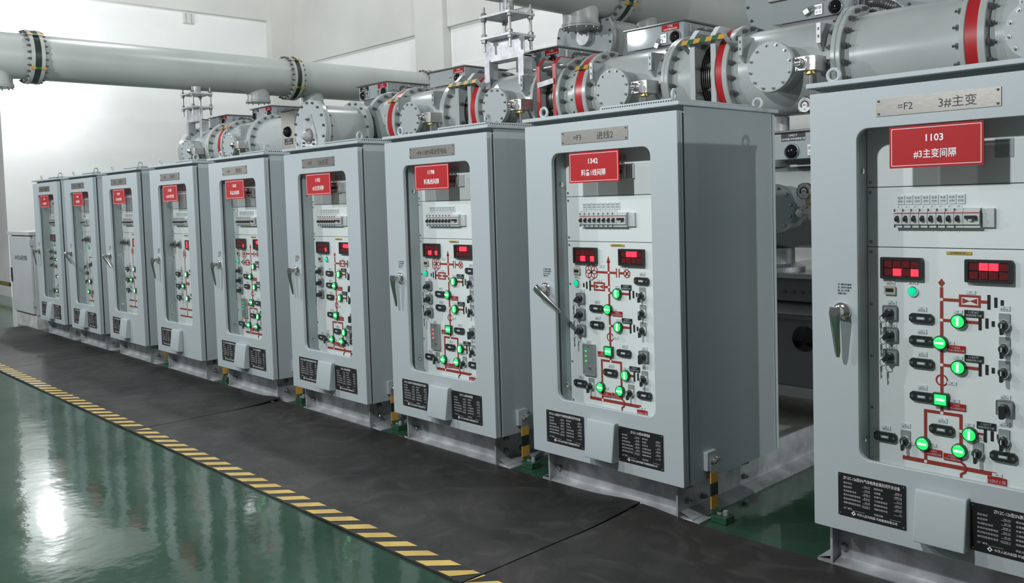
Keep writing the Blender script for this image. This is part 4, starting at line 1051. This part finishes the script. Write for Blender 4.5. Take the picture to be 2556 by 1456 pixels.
b.build('silver_cover', t, 'shiny sloping cover', world=True)
MB().box(.60, .80, 1.92, 2.0, .76, .87, BLACK).build('terminal_block', t, bevel=.004, world=True)
b = MB()
for x in (.34, .40, .46, .52): b.hexb((x, 2.02, .86), (0, -1, 0), .012, .015, DBOLT)
for x in (.57, .66): b.hexb((x, 2.1, .985), 'z', .016, .04, DBOLT)
b.build('bolts', t, world=True)
MB().lathe((.52, 1.93, .575), (0, -1, 0), [(0, .082), (.006, .082), (.008, .078)], GLOSSK, 36).build('round_window', t, 'black round window', world=True)
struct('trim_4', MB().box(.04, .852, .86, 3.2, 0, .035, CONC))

# ------------------------------------------------------------------ drums behind the busbar
def drum(label, x, z, r, y=2.6, boss=None, ztop=9):
    t = thing('switchgear_drum', label, 'switchgear drum', (x, y+.4, z-r), 'large drums behind the busbar')
    def disc(rr, n=64): return [(x+rr*math.cos(2*PI*i/n), min(z+rr*math.sin(2*PI*i/n), ztop)) for i in range(n)]
    MB().prism(disc(r-.05), 'y', y+.045, y+.45, GIS).build('shell', t, world=True)
    c = MB().prism(disc(r), 'y', y, y+.024, COVP).build('end_plate', t, bevel=.003, world=True)
    MB().prism(disc(r-.006), 'y', y+.026, y+.056, BELLOW).build('rim', t, 'shiny metal rim', world=True)
    q = [(x+(r-.025)*math.cos(2*PI*k/20+.12), y, z+(r-.025)*math.sin(2*PI*k/20+.12)) for k in range(20)]
    bolts(c, 'plate_bolt', ('front',), None, [p for p in q if p[2] < ztop-.02])
    if boss: MB().lathe((x+boss[0], y, z+boss[1]), (0, -1, 0), [(0, .082), (.055, .082), (.060, .078)], GALVB, 32).build('boss', c, 'pale round boss', world=True)
    return t
drum('drum end plate with a pale round boss, under the large overhead pipe', -2.325, 3.01, .355, y=3.1, boss=(.035, .015), ztop=3.17)
drum('drum end plate with bolts beside the topmost mechanism box', -.11, 3.005, .385, y=2.95)
drum('drum end plate behind the bus duct at the top edge', .95, 3.08, .385, y=2.95)

# ------------------------------------------------------------------ overhead pipes
def pipe(label, x, z, r, y0, y1, domes=(), fl=(True, True), straps=True, dr=.165):
    t = thing('overhead_pipe', label, 'overhead pipe', (x, (y0+y1)/2, z), 'overhead gas pipe sections')
    MB().lathe((x, y0, z), 'y', [(0, r-.02), (0, r), (y1-y0, r), (y1-y0, r-.02)], PIPE, 64, caps=False).build('shell', t, world=True)
    for f, y, s in ((fl[0], y0, 1), (fl[1], y1, -1)):
        if not f: continue
        ya, yb = (y+.035, y+.075) if s > 0 else (y-.075, y-.035)
        o = MB().lathe((x, ya, z), 'y', [(0, r-.01), (0, r+.052), (.04, r+.052), (.04, r-.01)], PIPE, 64, caps=False).build('flange', t, world=True)
        bolts(o, 'flange_bolt', ('pipe', s), lambda: hexnut((0, s, 0), .016, .028, .040), [(x+(r+.030)*math.cos(2*PI*k/24+.07), yb if s > 0 else ya, z+(r+.030)*math.sin(2*PI*k/24+.07)) for k in range(24)])
        if s > 0:
            MB().lathe((x, y-.037, z), 'y', [(0, r-.01), (0, r+.047), (.074, r+.047), (.074, r-.01)], DGRN, 64, caps=False).build('gasket_band', t, 'dark band between flanges', world=True)
            for ang in (47, -30, 135, 215):
                a = math.radians(ang); n_ = Vector((math.cos(a), 0, math.sin(a))); tg = Vector((-math.sin(a), 0, math.cos(a)))
                b = MB(); c = Vector((x, y, z)) + n_*(r+.060)
                for k in range(3): b.obox(c + Vector((0, (k-1)*.058, 0)), (0, .029, 0), tg*.016, n_*.003, GRN if k == 1 else YEL)
                b.build('bonding_strap', t, 'yellow and green bonding strap', world=True)
    for y in domes:
        d = MB().lathe((x, y, z-r+.10), (0, 0, -1), [(0, dr*1.15), (.06, dr*1.02), (.12, dr), (.175, dr)], PIPE, 40, caps=False).build('dome_neck', t, world=True)
        b = MB().lathe((x, y, z-r-.075), (0, 0, -1), [(0, dr), (0, dr+.012), (.018, dr+.012), (.020, dr+.006), (.022, dr+.012), (.040, dr+.012), (.042, .0)], PIPE, 40, caps=False)
        for k in range(12):
            a = 2*PI*k/12; b.hexb((x+(dr-.006)*math.cos(a), y+(dr-.006)*math.sin(a), z-r-.117), (0, 0, -1), .009, .016, BOLT)
        b.build('hatch_cover', d, 'bolted hatch cover', world=True)
    return t
Z1, R1, X1 = 3.414, .272, -8.5
pipe('far overhead pipe section cut by the left frame edge', X1, Z1, R1, -3.0, -.02, (-.40,), (False, True))
pipe('long far overhead pipe section over the far cabinets, with one hatch dome', X1, Z1, R1, -.02, 3.46, (2.945,))
pipe('far overhead pipe section between its second and third flanges', X1, Z1, R1, 3.46, 6.02, (3.84,))
pipe('last far overhead pipe section entering the back wall', X1, Z1, R1, 6.02, 7.03, (), (True, False))
Z2, R2, X2 = 3.47, .280, -2.2
pipe('large near overhead pipe section at the top edge, left of the dark flange', X2, Z2, R2, -.5, 3.30, (2.92,), (False, True))
pipe('large near overhead pipe section right of the dark flange', X2, Z2, R2, 3.30, 7.03, (3.80,), (True, False))

def stand(label, x, zp, y=1.95, dx=.0):
    """galvanised stand: tube, two plates on threaded rods, beam and two legs on the tank"""
    t = thing('pipe_stand', label, 'pipe stand', (x, y, 2.5), 'galvanised pipe stands')
    MB().cyl((x, y, 3.09), (x, y, zp), .062, GALV, 28).build('post_tube', t, world=True)
    za, zb = 3.075, 2.895
    MB().box(x-.185, x+.185, y-.15, y+.15, za-.022, za, GALVB).build('top_plate', t, bevel=.002, world=True)
    MB().box(x-.185, x+.185, y-.15, y+.15, zb-.022, zb, GALVB).build('lower_plate', t, bevel=.002, world=True)
    for sx in (-.158, .158):
        for sy in (-.122, .122):
            b = MB().cyl((x+sx, y+sy, zb-.12), (x+sx, y+sy, za+.075), .013, BOLT, 10)
            for z, s in ((za, 1), (za-.022, -1), (zb, 1), (zb-.022, -1)): b.hexb((x+sx, y+sy, z), (0, 0, s), .026, .026, BOLT)
            b.build('threaded_rod', t, world=True)
    xl, xr = x-.245, x+.235
    MB().box(xl, xr, y-.04, y-.03, 2.70, zb-.022, GALVB).box(xl, xr, y-.03, y+.10, 2.70, 2.71, GALVB).build('cross_beam', t, 'bright galvanised cross beam', world=True)
    for xa in (xl, xr-.062):
        MB().box(xa, xa+.062, y-.052, y-.042, 2.472, 2.715, GALVB).box(xa+.052, xa+.062, y-.042, y+.05, 2.558, 2.715, GALV).build('leg', t, world=True)
stand('galvanised stand holding the large near overhead pipe', -2.165, Z2-R2+.03)
stand('galvanised stand holding the far overhead pipe', -8.33, Z1-R1+.03)
